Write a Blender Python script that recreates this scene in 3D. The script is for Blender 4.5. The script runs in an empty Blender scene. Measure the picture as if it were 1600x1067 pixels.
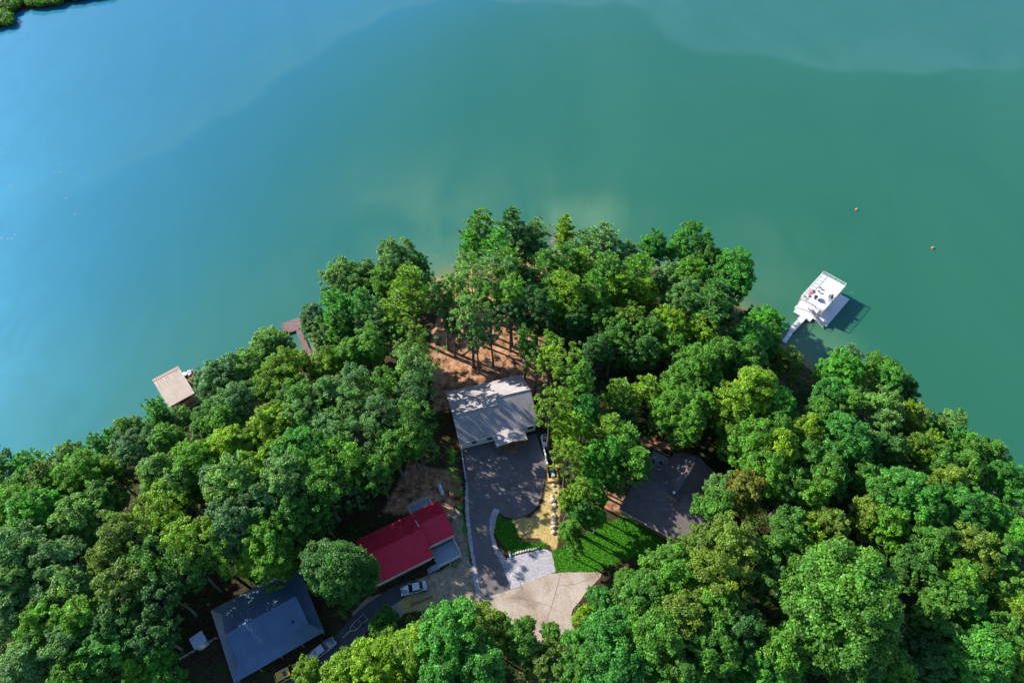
import bpy, bmesh, math, random
import numpy as np
R_ = math.radians
PI = math.pi

# ------------------------------------------------------------------ camera, sky, sun, exposure
scn = bpy.context.scene
cam_d = bpy.data.cameras.new('camera'); cam = bpy.data.objects.new('camera', cam_d)
scn.collection.objects.link(cam); scn.camera = cam
cam.location = (0, 0, 132); cam.rotation_euler = (R_(37.5), 0, 0)
cam_d.sensor_width = 36.0; cam_d.lens = 36.0 * 1067 / 1600; cam_d.clip_start = .5; cam_d.clip_end = 6000
SUN_EL, SUN_AZ = 32.0, 151.0          # azimuth measured counter-clockwise from +x
sdir = (math.cos(R_(SUN_EL)) * math.cos(R_(SUN_AZ)), math.cos(R_(SUN_EL)) * math.sin(R_(SUN_AZ)), math.sin(R_(SUN_EL)))
world = bpy.data.worlds.new('World'); scn.world = world; world.use_nodes = True
wn = world.node_tree; wn.nodes.clear()
sky = wn.nodes.new('ShaderNodeTexSky'); sky.sky_type = 'NISHITA'; sky.sun_disc = False
sky.sun_elevation = R_(SUN_EL); sky.sun_rotation = R_(90 - SUN_AZ)
sky.air_density = 1.0; sky.dust_density = .5; sky.ozone_density = 5.0
bg = wn.nodes.new('ShaderNodeBackground'); bg.inputs[1].default_value = .12
wo = wn.nodes.new('ShaderNodeOutputWorld')
wn.links.new(sky.outputs[0], bg.inputs[0]); wn.links.new(bg.outputs[0], wo.inputs[0])
sl = bpy.data.lights.new('sun', 'SUN'); sun = bpy.data.objects.new('sun', sl); scn.collection.objects.link(sun)
sl.energy = 5.0; sl.angle = R_(.5); sl.color = (1, .93, .82)
from mathutils import Vector, Matrix, noise as mnoise
sun.rotation_euler = Vector(sdir).to_track_quat('Z', 'Y').to_euler()
scn.view_settings.view_transform = 'Standard'; scn.view_settings.look = 'None'
scn.view_settings.exposure = 1.0; scn.view_settings.gamma = 1
cy = scn.cycles
cy.max_bounces = 5; cy.diffuse_bounces = 2; cy.glossy_bounces = 3; cy.transmission_bounces = 2; cy.transparent_max_bounces = 4
cy.use_denoising = True; cy.sample_clamp_indirect = 4; cy.caustics_reflective = False; cy.caustics_refractive = False

# ------------------------------------------------------------------ helpers
rng = np.random.default_rng(7)
random.seed(7)

def tag(o, label=None, cat=None, group=None, kind=None):
    if label: o['label'] = label
    if cat: o['category'] = cat
    if group: o['group'] = group
    if kind: o['kind'] = kind
    return o

def empty(name, loc, rz=0, label=None, cat=None, group=None):
    o = bpy.data.objects.new(name, None); scn.collection.objects.link(o)
    o.location = loc; o.rotation_euler = (0, 0, R_(rz)); o.empty_display_size = .5
    return tag(o, label, cat, group)

def raw_mesh(name, V, F, mats=(), attrs=None, smooth=False, k=4):
    """fast mesh from numpy arrays; every face has k corners"""
    me = bpy.data.meshes.new(name)
    V = np.asarray(V, dtype=np.float32); F = np.asarray(F, dtype=np.int32)
    me.vertices.add(len(V)); me.vertices.foreach_set('co', V.ravel())
    me.loops.add(F.size); me.loops.foreach_set('vertex_index', F.ravel())
    me.polygons.add(len(F)); me.polygons.foreach_set('loop_start', np.arange(0, F.size, k, dtype=np.int32))
    me.update(calc_edges=True)
    me.polygons.foreach_set('use_smooth', np.full(len(F), smooth))
    for m in mats: me.materials.append(m)
    for an, arr in (attrs or {}).items():
        a = me.attributes.new(an, 'FLOAT', 'POINT'); a.data.foreach_set('value', np.asarray(arr, dtype=np.float32).ravel())
    return me

def link(name, me, parent=None):
    o = bpy.data.objects.new(name, me); scn.collection.objects.link(o)
    if parent: o.parent = parent
    return o

class MB:
    def __init__(s): s.v = []; s.f = []
    def add(s, vs, fs):
        n = len(s.v); s.v += [tuple(v) for v in vs]; s.f += [tuple(i + n for i in f) for f in fs]; return s
    def box(s, x0, x1, y0, y1, z0, z1):
        return s.add([(x0,y0,z0),(x1,y0,z0),(x1,y1,z0),(x0,y1,z0),(x0,y0,z1),(x1,y0,z1),(x1,y1,z1),(x0,y1,z1)],
                     [(0,3,2,1),(4,5,6,7),(0,1,5,4),(1,2,6,5),(2,3,7,6),(3,0,4,7)])
    def slab(s, pts, t, up=(0,0,1)):
        """polygon pts (counter-clockwise from above) thickened downwards by t"""
        n = len(pts); lo = [(p[0]-up[0]*t, p[1]-up[1]*t, p[2]-up[2]*t) for p in pts]
        return s.add(list(pts) + lo, [tuple(range(n)), tuple(range(2*n-1, n-1, -1))] + [(i, i+n, (i+1)%n+n, (i+1)%n) for i in range(n)])
    def tube(s, p0, p1, r0, r1=None, n=8, cap=True):
        r1 = r0 if r1 is None else r1
        a, b = Vector(p0), Vector(p1); d = (b-a).normalized()
        u = d.cross(Vector((0,0,1)) if abs(d.z) < .9 else Vector((1,0,0))).normalized(); w = d.cross(u)
        vs = [a + (u*math.cos(2*PI*i/n) + w*math.sin(2*PI*i/n))*r0 for i in range(n)] + [b + (u*math.cos(2*PI*i/n) + w*math.sin(2*PI*i/n))*r1 for i in range(n)]
        fs = [(i, (i+1)%n, (i+1)%n+n, i+n) for i in range(n)]
        if cap: fs += [tuple(range(n-1,-1,-1)), tuple(range(n, 2*n))]
        return s.add(vs, fs)
    def path(s, pts, rs, n=7):
        for i in range(len(pts)-1): s.tube(pts[i], pts[i+1], rs[i], rs[i+1], n, cap=(i == len(pts)-2))
        return s
    def ball(s, c, rx, ry, rz, nu=12, nv=8):
        vs = []; 
        for j in range(nv+1):
            t = PI*j/nv
            for i in range(nu):
                a = 2*PI*i/nu; vs.append((c[0]+rx*math.sin(t)*math.cos(a), c[1]+ry*math.sin(t)*math.sin(a), c[2]+rz*math.cos(t)))
        fs = [(j*nu+i, (j+1)*nu+i, (j+1)*nu+(i+1)%nu, j*nu+(i+1)%nu) for j in range(nv) for i in range(nu)]
        return s.add(vs, fs)
    def build(s, name, mat, parent=None, smooth=False, bevel=0, bseg=2):
        me = bpy.data.meshes.new(name); me.from_pydata(s.v, [], s.f); me.update()
        bm = bmesh.new(); bm.from_mesh(me); bmesh.ops.recalc_face_normals(bm, faces=bm.faces); bm.to_mesh(me); bm.free()
        me.materials.append(mat)
        if smooth: me.polygons.foreach_set('use_smooth', [True]*len(me.polygons))
        o = link(name, me, parent)
        if bevel:
            b = o.modifiers.new('bevel', 'BEVEL'); b.width = bevel; b.segments = bseg; b.limit_method = 'ANGLE'; b.angle_limit = R_(35)
        return o

def copy_tree(o, parent=None):
    c = o.copy(); scn.collection.objects.link(c); c.parent = parent
    for ch in o.children: copy_tree(ch, c)
    return c

# ------------------------------------------------------------------ materials
def nodes(name):
    m = bpy.data.materials.new(name); m.use_nodes = True; nt = m.node_tree
    return m, nt, nt.nodes['Principled BSDF'], nt.nodes.new, nt.links.new

def mat(name, col, rough=.7, metal=0., var=.25, scale=3., bump=0., bscale=20., col2=None, spec=.5, coord='Object'):
    """painted / weathered surface: base colour broken up by two octaves of noise"""
    m, nt, b, N, L = nodes(name)
    b.inputs['Roughness'].default_value = rough; b.inputs['Metallic'].default_value = metal
    b.inputs['Specular IOR Level'].default_value = spec
    tc = N('ShaderNodeTexCoord'); nz = N('ShaderNodeTexNoise'); nz.inputs['Scale'].default_value = scale
    nz.inputs['Detail'].default_value = 6; nz.inputs['Roughness'].default_value = .65
    L(tc.outputs[coord], nz.inputs['Vector'])
    cr = N('ShaderNodeValToRGB'); cr.color_ramp.elements[0].position = .3; cr.color_ramp.elements[1].position = .7
    c2 = col2 or tuple(c*(1+var) for c in col)
    cr.color_ramp.elements[0].color = (*[c*(1-var) for c in col], 1); cr.color_ramp.elements[1].color = (*c2, 1)
    L(nz.outputs[0], cr.inputs[0]); L(cr.outputs[0], b.inputs['Base Color'])
    if bump:
        n2 = N('ShaderNodeTexNoise'); n2.inputs['Scale'].default_value = bscale; L(tc.outputs[coord], n2.inputs['Vector'])
        bp = N('ShaderNodeBump'); bp.inputs['Strength'].default_value = bump; bp.inputs['Distance'].default_value = .1
        L(n2.outputs[0], bp.inputs['Height']); L(bp.outputs[0], b.inputs['Normal'])
    return m

def shingle_mat(name, c1, c2, bw=.9, bh=.22):
    m, nt, b, N, L = nodes(name); b.inputs['Roughness'].default_value = .85
    tc = N('ShaderNodeTexCoord'); br = N('ShaderNodeTexBrick')
    br.inputs['Scale'].default_value = 1; br.inputs['Brick Width'].default_value = bw; br.inputs['Row Height'].default_value = bh
    br.inputs['Mortar Size'].default_value = .02; br.inputs['Bias'].default_value = -.1
    br.inputs['Color1'].default_value = (*c1, 1); br.inputs['Color2'].default_value = (*c2, 1); br.inputs['Mortar'].default_value = (*[c*.5 for c in c1], 1)
    L(tc.outputs['Object'], br.inputs['Vector'])
    nz = N('ShaderNodeTexNoise'); nz.inputs['Scale'].default_value = .5; nz.inputs['Detail'].default_value = 8; nz.inputs['Roughness'].default_value = .7
    L(tc.outputs['Object'], nz.inputs['Vector'])
    mx = N('ShaderNodeMix'); mx.data_type = 'RGBA'; mx.blend_type = 'MULTIPLY'; mx.inputs[0].default_value = 1
    mr = N('ShaderNodeMapRange'); mr.inputs[1].default_value = .3; mr.inputs[2].default_value = .7; mr.inputs[3].default_value = .75; mr.inputs[4].default_value = 1.2
    L(nz.outputs[0], mr.inputs[0]); L(br.outputs[0], mx.inputs[6]); L(mr.outputs[0], mx.inputs[7]); L(mx.outputs[2], b.inputs['Base Color'])
    return m

def leaf_mat(name, trans=.4):
    """foliage: the tree's own colour, varied clump by clump and leaf by leaf"""
    m, nt, b, N, L = nodes(name)
    oi = N('ShaderNodeObjectInfo'); at = N('ShaderNodeAttribute'); at.attribute_name = 'tint'
    a2 = N('ShaderNodeAttribute'); a2.attribute_name = 'warm'
    hs = N('ShaderNodeMix'); hs.data_type = 'RGBA'; hs.blend_type = 'MULTIPLY'; hs.inputs[0].default_value = 1
    cmb = N('ShaderNodeCombineColor'); 
    for i in range(3): L(at.outputs['Fac'], cmb.inputs[i])
    L(oi.outputs['Color'], hs.inputs[6]); L(cmb.outputs[0], hs.inputs[7])
    w = N('ShaderNodeMix'); w.data_type = 'RGBA'; w.blend_type = 'MULTIPLY'; L(a2.outputs['Fac'], w.inputs[0])
    L(hs.outputs[2], w.inputs[6]); w.inputs[7].default_value = (1.9, 1.15, .5, 1)
    L(w.outputs[2], b.inputs['Base Color'])
    b.inputs['Roughness'].default_value = .5; b.inputs['Specular IOR Level'].default_value = .35
    tr = N('ShaderNodeBsdfTranslucent'); t2 = N('ShaderNodeMix'); t2.data_type = 'RGBA'; t2.blend_type = 'MULTIPLY'; t2.inputs[0].default_value = 1
    L(w.outputs[2], t2.inputs[6]); t2.inputs[7].default_value = (1.5, 1.5, .5, 1); L(t2.outputs[2], tr.inputs[0])
    ms = N('ShaderNodeMixShader'); ms.inputs[0].default_value = trans
    L(b.outputs[0], ms.inputs[1]); L(tr.outputs[0], ms.inputs[2]); L(ms.outputs[0], nt.nodes['Material Output'].inputs[0])
    return m

M = {}
M['leaf'] = leaf_mat('leaf'); M['needle'] = leaf_mat('needle', .15)
M['bark'] = mat('bark', (.13,.105,.085), .9, var=.35, scale=4, bump=.5, bscale=12)
M['barkpale'] = mat('bark_pale', (.14,.12,.10), .9, var=.35, scale=4, bump=.4, bscale=12)
M['deadwood'] = mat('deadwood', (.34,.30,.29), .9, var=.2)
M['white'] = mat('white_paint', (.62,.62,.61), .55, var=.05, scale=1)
M['trim'] = mat('white_trim', (.64,.64,.63), .5, var=.04)
M['whitewall'] = mat('white_siding', (.58,.58,.57), .6, var=.06, scale=1.5)
M['shingle'] = shingle_mat('grey_shingle', (.35,.32,.325), (.41,.38,.38))
M['shingledk'] = shingle_mat('dark_shingle', (.12,.095,.10), (.155,.125,.125))
M['red'] = mat('red_metal_roof', (.62,.016,.05), .38, .25, var=.12, scale=.7)
M['bluegrey'] = mat('grey_metal_roof', (.085,.145,.23), .35, .35, var=.12, scale=.6)
M['tan'] = mat('tan_metal_roof', (.38,.295,.24), .5, .1, var=.14, scale=.6, col2=(.42,.35,.29))
M['rust'] = mat('rust_stain', (.30,.19,.16), .7, .1, var=.2, scale=3)
M['wood'] = mat('brown_wood', (.22,.14,.08), .8, var=.25, scale=5)
M['greywood'] = mat('grey_decking', (.30,.29,.29), .8, var=.2, scale=5)
M['oldwood'] = mat('old_wood', (.19,.12,.115), .9, var=.4, scale=3, bump=.4)
M['bluedeck'] = mat('blue_grey_decking', (.22,.28,.34), .7, var=.15, scale=4)
M['whitedeck'] = mat('white_decking', (.60,.575,.55), .55, var=.09, scale=2)
M['asphalt'] = mat('asphalt', (.128,.112,.112), .85, var=.22, scale=.45, bump=.25, bscale=40, coord='Object')
M['darkasphalt'] = mat('shaded_asphalt', (.05,.055,.06), .8, var=.2, scale=.5, bump=.2, bscale=40)  # dark tone includes the shade lying on the side road
M['stone'] = mat('pale_stone', (.48,.46,.44), .85, var=.25, scale=1.3, bump=.4, bscale=8)
M['rock'] = mat('riprap_rock', (.40,.385,.41), .85, var=.3, scale=2.5)
M['boulder'] = mat('sandy_boulder', (.52,.43,.31), .9, var=.25, scale=2, bump=.6, bscale=5)
M['glass'] = mat('window_glass', (.012,.015,.018), .08, var=.1, spec=.8)
M['black'] = mat('black_rubber', (.02,.02,.02), .7, var=.2)
M['dark'] = mat('dark_frame', (.03,.03,.032), .5, var=.2)
M['chrome'] = mat('bright_metal', (.6,.6,.6), .25, .9, var=.05)
M['steel'] = mat('galvanised_steel', (.42,.43,.44), .4, .7, var=.15)
M['silver'] = mat('silver_car_paint', (.42,.45,.49), .22, .45, var=.05)
M['greycar'] = mat('pale_grey_car_paint', (.28,.31,.36), .2, .4, var=.05)
M['yellow'] = mat('yellow_car_paint', (.62,.34,.01), .25, .05, var=.04)
M['orange'] = mat('orange_plastic', (.8,.13,.03), .5, var=.06)
M['redcloth'] = mat('red_fabric', (.33,.16,.16), .9, var=.15)
M['bluecloth'] = mat('blue_grey_fabric', (.22,.25,.33), .9, var=.15)
M['brownfab'] = mat('brown_wicker', (.16,.055,.035), .8, var=.2)
M['lumber'] = mat('new_lumber', (.62,.40,.12), .7, var=.15)
M['grille'] = mat('dark_grille', (.05,.055,.06), .6, var=.2)
M['brick'] = shingle_mat('chimney_brick', (.24,.17,.12), (.3,.2,.14), .22, .08)
M['acgrey'] = mat('appliance_grey', (.55,.56,.55), .5, var=.05)
M['lamp_lens'] = mat('lamp_lens', (.7,.7,.68), .1, var=.05)
M['tail_lens'] = mat('tail_lens', (.45,.01,.01), .2, var=.05)

# ------------------------------------------------------------------ land shape (TERRAIN-BEGIN)
SHORE = [(-185.11,44.28),(-141.38,53.25),(-105.19,58.44),(-91.64,64.17),(-78.39,73.32),(-69.55,79.33),(-59.32,87.92),(-50.42,95.80),(-44.09,103.97),(-32.48,112.65),(-20.12,121.90),(-16.03,123.73),(-9.35,126.05),(0.00,129.83),(13.82,130.80),(22.42,130.31),(34.09,126.75),(46.81,120.99),(55.47,113.93),(59.38,109.28),(62.53,101.98),(67.71,97.70),(71.57,92.08),(75.59,87.74),(83.34,79.82),(90.52,72.06),(97.63,65.65),(104.18,56.23),(117.24,44.28),(166.20,22.17),(500,-300),(-500,-300)]
FLAT = [(-41.25,11.86),(-56.58,30.40),(-53.14,37.87),(-29.62,56.03),(-16.20,76.26),(6.98,84.44),(9.08,67.15),(27.61,70.11),(42.82,67.15),(42.17,50.87),(27.92,43.58),(17.79,34.60),(9.82,11.86)]
def sdist(x, y, poly):
    """signed distance to a polygon, positive inside"""
    x = np.asarray(x, float); y = np.asarray(y, float)
    d = np.full(x.shape, 1e9); ins = np.zeros(x.shape, bool); n = len(poly)
    for i in range(n):
        ax, ay = poly[i]; bx, by = poly[(i+1) % n]
        ex, ey = bx-ax, by-ay; L2 = ex*ex+ey*ey
        t = np.clip(((x-ax)*ex+(y-ay)*ey)/(L2+1e-9), 0, 1)
        d = np.minimum(d, (x-ax-t*ex)**2+(y-ay-t*ey)**2)
        c = ((ay > y) != (by > y)) & (x < ex*(y-ay)/(by-ay+1e-12)+ax)
        ins ^= c
    d = np.sqrt(d); return np.where(ins, d, -d)
def ground(x, y):
    x = np.asarray(x, float); y = np.asarray(y, float)
    d = sdist(x, y, SHORE) + .9*np.sin(x*.37+np.cos(y*.23)*2)*np.cos(y*.31) + .4*np.sin(x*1.1+y*.7)
    t = np.clip(d/30, 0, 1); z = np.where(d > 0, 9*(1-(1-t)**2), np.maximum(d*.22, -4))
    f = np.clip((-sdist(x, y, FLAT)-2)/8, 0, 1)*np.clip(d/6, 0, 1)
    return z + f*(.45*np.sin(x*.19+1)*np.sin(y*.23)+.2*np.sin(x*.6+y*.5))
# TERRAIN-END

def gz(x, y): return float(ground(np.array([x]), np.array([y]))[0])

def grid_mesh(name, xs, ys, zf, mats, attrf=None, smooth=True):
    X, Y = np.meshgrid(xs, ys); Z = zf(X, Y)
    V = np.stack([X.ravel(), Y.ravel(), Z.ravel()], 1); nx, ny = len(xs), len(ys)
    I = np.arange(nx*ny).reshape(ny, nx)
    F = np.stack([I[:-1,:-1].ravel(), I[:-1,1:].ravel(), I[1:,1:].ravel(), I[1:,:-1].ravel()], 1)
    return raw_mesh(name, V, F, mats, attrf(X, Y) if attrf else None, smooth)

GRASS = [[(7.42,46.19),(7.62,42.06),(11.53,41.83),(16.40,42.18),(19.19,43.58),(27.13,46.44),(28.85,48.63),(22.56,53.42),(15.64,50.62),(11.63,47.65)],
         [(-3.16,53.04),(-1.46,52.39),(0.72,51.13),(0.95,47.77),(5.34,47.77),(7.33,46.92),(6.13,46.19),(0.00,45.24),(-2.13,46.92),(-3.60,50.25)],
         [(-14.37,68.62),(-10.23,66.56),(-9.87,61.45),(-8.66,53.42),(-7.63,45.35),(-6.67,41.26),(-8.36,43.11),(-10.36,50.87),(-11.60,56.03),(-12.86,60.76)],
         [(-32.43,38.43),(-28.83,37.87),(-26.69,34.60),(-29.23,33.01),(-31.05,34.07)],[(-12.72,42.41),(-8.78,45.00),(-9.48,42.41)]]
STRAW = [[(0.00,51.89),(3.64,52.52),(5.64,54.72),(6.62,58.71),(7.15,63.41),(9.44,63.41),(9.02,53.42),(8.21,45.24),(6.86,46.92),(5.11,48.14),(1.43,48.63)],
         [(-19.88,37.65),(-12.46,38.32),(-15.64,35.46),(-19.35,34.60)]]
CLAY = [[(-18.04,118.05),(-14.38,124.42),(-6.83,127.45),(8.43,124.63),(9.29,107.12),(7.98,89.62),(7.09,78.66),(-16.20,76.26),(-18.25,89.62),(-17.96,107.12)],
        [(17.71,61.45),(22.07,60.76),(20.48,53.42),(16.46,53.42)],[(26.21,69.36),(33.96,68.62),(32.34,66.42),(27.25,67.15)],[(-20.50,64.26),(-10.75,61.45),(-8.76,47.16),(-10.24,43.58),(-13.41,53.42),(-24.39,53.42)],[(-71.87,81.22),(-67.11,79.55),(-67.21,76.01),(-72.34,77.90)]]
DIRT = [[(-6.36,42.41),(-5.17,36.77),(-3.34,34.60),(-11.12,34.60),(-17.87,35.46),(-21.94,31.96),(-26.33,31.96),(-28.02,34.60),(-25.93,37.32),(-22.11,38.43),(-12.72,42.41),(-10.50,44.17),(-11.53,54.72),(-9.51,53.42),(-7.68,43.58)]]
def masks(X, Y):
    def mk(polys, s, w=()):
        r = np.zeros(X.shape)
        for i, p in enumerate(polys): r = np.maximum(r, (w[i] if w else 1)*np.clip(.5+sdist(X, Y, p)/s, 0, 1))
        return r
    d = sdist(X, Y, SHORE)
    return {'grass': mk(GRASS, 1.2, (1, 1, .58, .6, .6)), 'straw': mk(STRAW, 2.0), 'clay': mk(CLAY, 5.0), 'dirt': mk(DIRT, 1.2), 'shore': np.clip(1-d/3, 0, 1)}

def ground_mat():
    m, nt, b, N, L = nodes('forest_floor'); b.inputs['Roughness'].default_value = .95; b.inputs['Specular IOR Level'].default_value = .1
    tc = N('ShaderNodeTexCoord')
    def noise(s, d=6, r=.65):
        n = N('ShaderNodeTexNoise'); n.inputs['Scale'].default_value = s; n.inputs['Detail'].default_value = d; n.inputs['Roughness'].default_value = r
        L(tc.outputs['Object'], n.inputs['Vector']); return n.outputs[0]
    def ramp(src, stops):
        c = N('ShaderNodeValToRGB'); e = c.color_ramp.elements
        while len(e) < len(stops): e.new(.5)
        for k, (p, col) in enumerate(stops): e[k].position = p; e[k].color = (*col, 1)
        L(src, c.inputs[0]); return c.outputs[0]
    def mix(f, a, bb):
        x = N('ShaderNodeMix'); x.data_type = 'RGBA'; L(f, x.inputs[0]); L(a, x.inputs[6]); L(bb, x.inputs[7]); return x.outputs[2]
    def mask(attr, nz, k=1.2, lo=.4, hi=.6):
        a = N('ShaderNodeAttribute'); a.attribute_name = attr
        s = N('ShaderNodeMath'); s.operation = 'MULTIPLY_ADD'; L(nz, s.inputs[0]); s.inputs[1].default_value = k; s.inputs[2].default_value = -k*.5
        t = N('ShaderNodeMath'); t.operation = 'ADD'; L(a.outputs['Fac'], t.inputs[0]); L(s.outputs[0], t.inputs[1])
        r = N('ShaderNodeMapRange'); r.inputs[1].default_value = lo; r.inputs[2].default_value = hi; L(t.outputs[0], r.inputs[0]); return r.outputs[0]
    fine, mid, big = noise(3.5), noise(.7), noise(.18, 4)
    litter = ramp(fine, [(.3, (.018,.012,.007)), (.55, (.055,.034,.02)), (.75, (.12,.075,.04))])
    green = ramp(fine, [(.3, (.012,.03,.006)), (.7, (.04,.09,.018))])
    base = mix(ramp(mid, [(.5, (0,0,0)), (.62, (1,1,1))]), litter, green)
    clay = ramp(mid, [(.34, (.055,.032,.018)), (.46, (.28,.14,.075)), (.58, (.40,.225,.135)), (.72, (.48,.33,.24))])
    dirt = ramp(noise(1.1, 8, .75), [(.3, (.13,.10,.07)), (.5, (.30,.235,.165)), (.7, (.42,.34,.25))])
    straw = ramp(noise(2.2, 8, .8), [(.34, (.10,.14,.02)), (.46, (.36,.27,.09)), (.62, (.52,.38,.19))])
    grass = ramp(noise(2.0, 8, .75), [(.25, (.03,.13,.008)), (.5, (.045,.19,.012)), (.72, (.18,.25,.03))])
    c = mix(mask('clay', big, 1.0, .42, .58), base, clay)
    c = mix(mask('dirt', mid, .8), c, dirt); c = mix(mask('straw', mid, .9), c, straw); c = mix(mask('grass', mid, 1.5, .5, .72), c, grass)
    sand = ramp(mid, [(.3, (.10,.07,.04)), (.7, (.28,.20,.11))])
    c = mix(mask('shore', mid, .5), c, sand)
    L(c, b.inputs['Base Color'])
    bp = N('ShaderNodeBump'); bp.inputs['Strength'].default_value = .6; bp.inputs['Distance'].default_value = .15; L(fine, bp.inputs['Height']); L(bp.outputs[0], b.inputs['Normal'])
    return m
M['ground'] = ground_mat()
xs = np.concatenate([np.arange(-520,-150,12), np.arange(-150,-60,2.), np.arange(-60,60,.7), np.arange(60,150,2.), np.arange(150,521,12)])
ys = np.concatenate([np.arange(-300,0,12), np.arange(0,20,2.), np.arange(20,135,.7), np.arange(135,160,4)])
tag(link('ground', grid_mesh('ground', xs, ys, ground, [M['ground']], masks)), kind='structure')

# ------------------------------------------------------------------ lake
def water_mat():
    m, nt, b, N, L = nodes('lake_water')
    tc = N('ShaderNodeTexCoord')
    mp = N('ShaderNodeMapping'); mp.inputs['Rotation'].default_value = (0, 0, R_(35)); mp.inputs['Scale'].default_value = (1, .45, 1); L(tc.outputs['Object'], mp.inputs[0])
    def noise(s, d=4, r=.5, dist=0, src=mp):
        n = N('ShaderNodeTexNoise'); n.inputs['Scale'].default_value = s; n.inputs['Detail'].default_value = d; n.inputs['Roughness'].default_value = r; n.inputs['Distortion'].default_value = dist
        L(src.outputs[0] if src is mp else tc.outputs['Object'], n.inputs['Vector']); return n.outputs[0]
    a = N('ShaderNodeAttribute'); a.attribute_name = 'shore'
    pl = N('ShaderNodeAttribute'); pl.attribute_name = 'plume'
    deep = N('ShaderNodeValToRGB'); e = deep.color_ramp.elements; e[0].position = .3; e[1].position = .75
    e[0].color = (.016,.104,.058,1); e[1].color = (.026,.122,.068,1); L(noise(.012, 5, .55, 1.5), deep.inputs[0])
    # blue sky reflection painted on the open side, painted pale sheen with a sharp front across the far lake
    ca = N('ShaderNodeAttribute'); ca.attribute_name = 'clear'; sa = N('ShaderNodeAttribute'); sa.attribute_name = 'slick_sheen'
    sky_mix = N('ShaderNodeMix'); sky_mix.data_type = 'RGBA'; L(ca.outputs['Fac'], sky_mix.inputs[0]); L(deep.outputs[0], sky_mix.inputs[6]); sky_mix.inputs[7].default_value = (.016,.125,.185,1)
    sm = N('ShaderNodeMath'); sm.operation = 'MULTIPLY'; L(sa.outputs['Fac'], sm.inputs[0])
    sr = N('ShaderNodeMapRange'); sr.inputs[1].default_value = .3; sr.inputs[2].default_value = .7; sr.inputs[3].default_value = .25; L(noise(.02, 6, .6, 2), sr.inputs[0]); L(sr.outputs[0], sm.inputs[1])
    sheen_mix = N('ShaderNodeMix'); sheen_mix.data_type = 'RGBA'; L(sm.outputs[0], sheen_mix.inputs[0]); L(sky_mix.outputs[2], sheen_mix.inputs[6]); sheen_mix.inputs[7].default_value = (.07,.19,.17,1)
    # clouds of silt drifting off the point
    mm = N('ShaderNodeMath'); mm.operation = 'MULTIPLY'; L(pl.outputs['Fac'], mm.inputs[0])
    mr = N('ShaderNodeMapRange'); mr.inputs[1].default_value = .28; mr.inputs[2].default_value = .75; L(noise(.04, 5, .55, .9), mr.inputs[0]); L(mr.outputs[0], mm.inputs[1])
    x = N('ShaderNodeMix'); x.data_type = 'RGBA'; L(mm.outputs[0], x.inputs[0]); L(sheen_mix.outputs[2], x.inputs[6]); x.inputs[7].default_value = (.12,.22,.12,1)
    y = N('ShaderNodeMix'); y.data_type = 'RGBA'; L(a.outputs['Fac'], y.inputs[0]); L(x.outputs[2], y.inputs[6]); y.inputs[7].default_value = (.17,.18,.06,1)
    L(y.outputs[2], b.inputs['Base Color'])
    b.inputs['IOR'].default_value = 1.36; b.inputs['Roughness'].default_value = .03
    bp = N('ShaderNodeBump'); bp.inputs['Strength'].default_value = .35; bp.inputs['Distance'].default_value = .02
    L(noise(1.6, 3, .6, 0, None), bp.inputs['Height']); L(bp.outputs[0], b.inputs['Normal'])
    # fine wind ripple: a share of the surface scatters the mirror image widely
    g = N('ShaderNodeBsdfGlossy'); g.inputs['Roughness'].default_value = .46; g.inputs['Color'].default_value = (.12,.55,1,1)
    lw = N('ShaderNodeFresnel'); lw.inputs[0].default_value = 1.62
    at = N('ShaderNodeAttribute'); at.attribute_name = 'ripple'
    k0 = N('ShaderNodeMath'); k0.operation = 'MULTIPLY'; L(lw.outputs[0], k0.inputs[0]); L(at.outputs['Fac'], k0.inputs[1])
    wr = N('ShaderNodeMapRange'); wr.inputs[1].default_value = .3; wr.inputs[2].default_value = .7; wr.inputs[3].default_value = .8; wr.inputs[4].default_value = 1.2; L(noise(.11, 7, .72, .8), wr.inputs[0])
    k = N('ShaderNodeMath'); k.operation = 'MULTIPLY'; L(k0.outputs[0], k.inputs[0]); L(wr.outputs[0], k.inputs[1])
    ms = N('ShaderNodeMixShader'); L(k.outputs[0], ms.inputs[0]); L(b.outputs[0], ms.inputs[1]); L(g.outputs[0], ms.inputs[2])
    L(ms.outputs[0], nt.nodes['Material Output'].inputs[0])
    return m
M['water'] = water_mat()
PL = [((-14.61,148.14), 26, .36), ((-71.92,96.18), 20, .2), ((-53.09,118.75), 18, .2), ((-107.18,81.84), 22, .22), ((20.74,144.15), 10, 1.0), ((8.22,148.14), 8, .5), ((-17.25,130.31), 10, .8), ((62.34,123.27), 10, .35), ((66.61,135.20), 12, .3), ((-28.05,135.20), 14, .4), ((72.95,100.02), 8, .5)]
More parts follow.
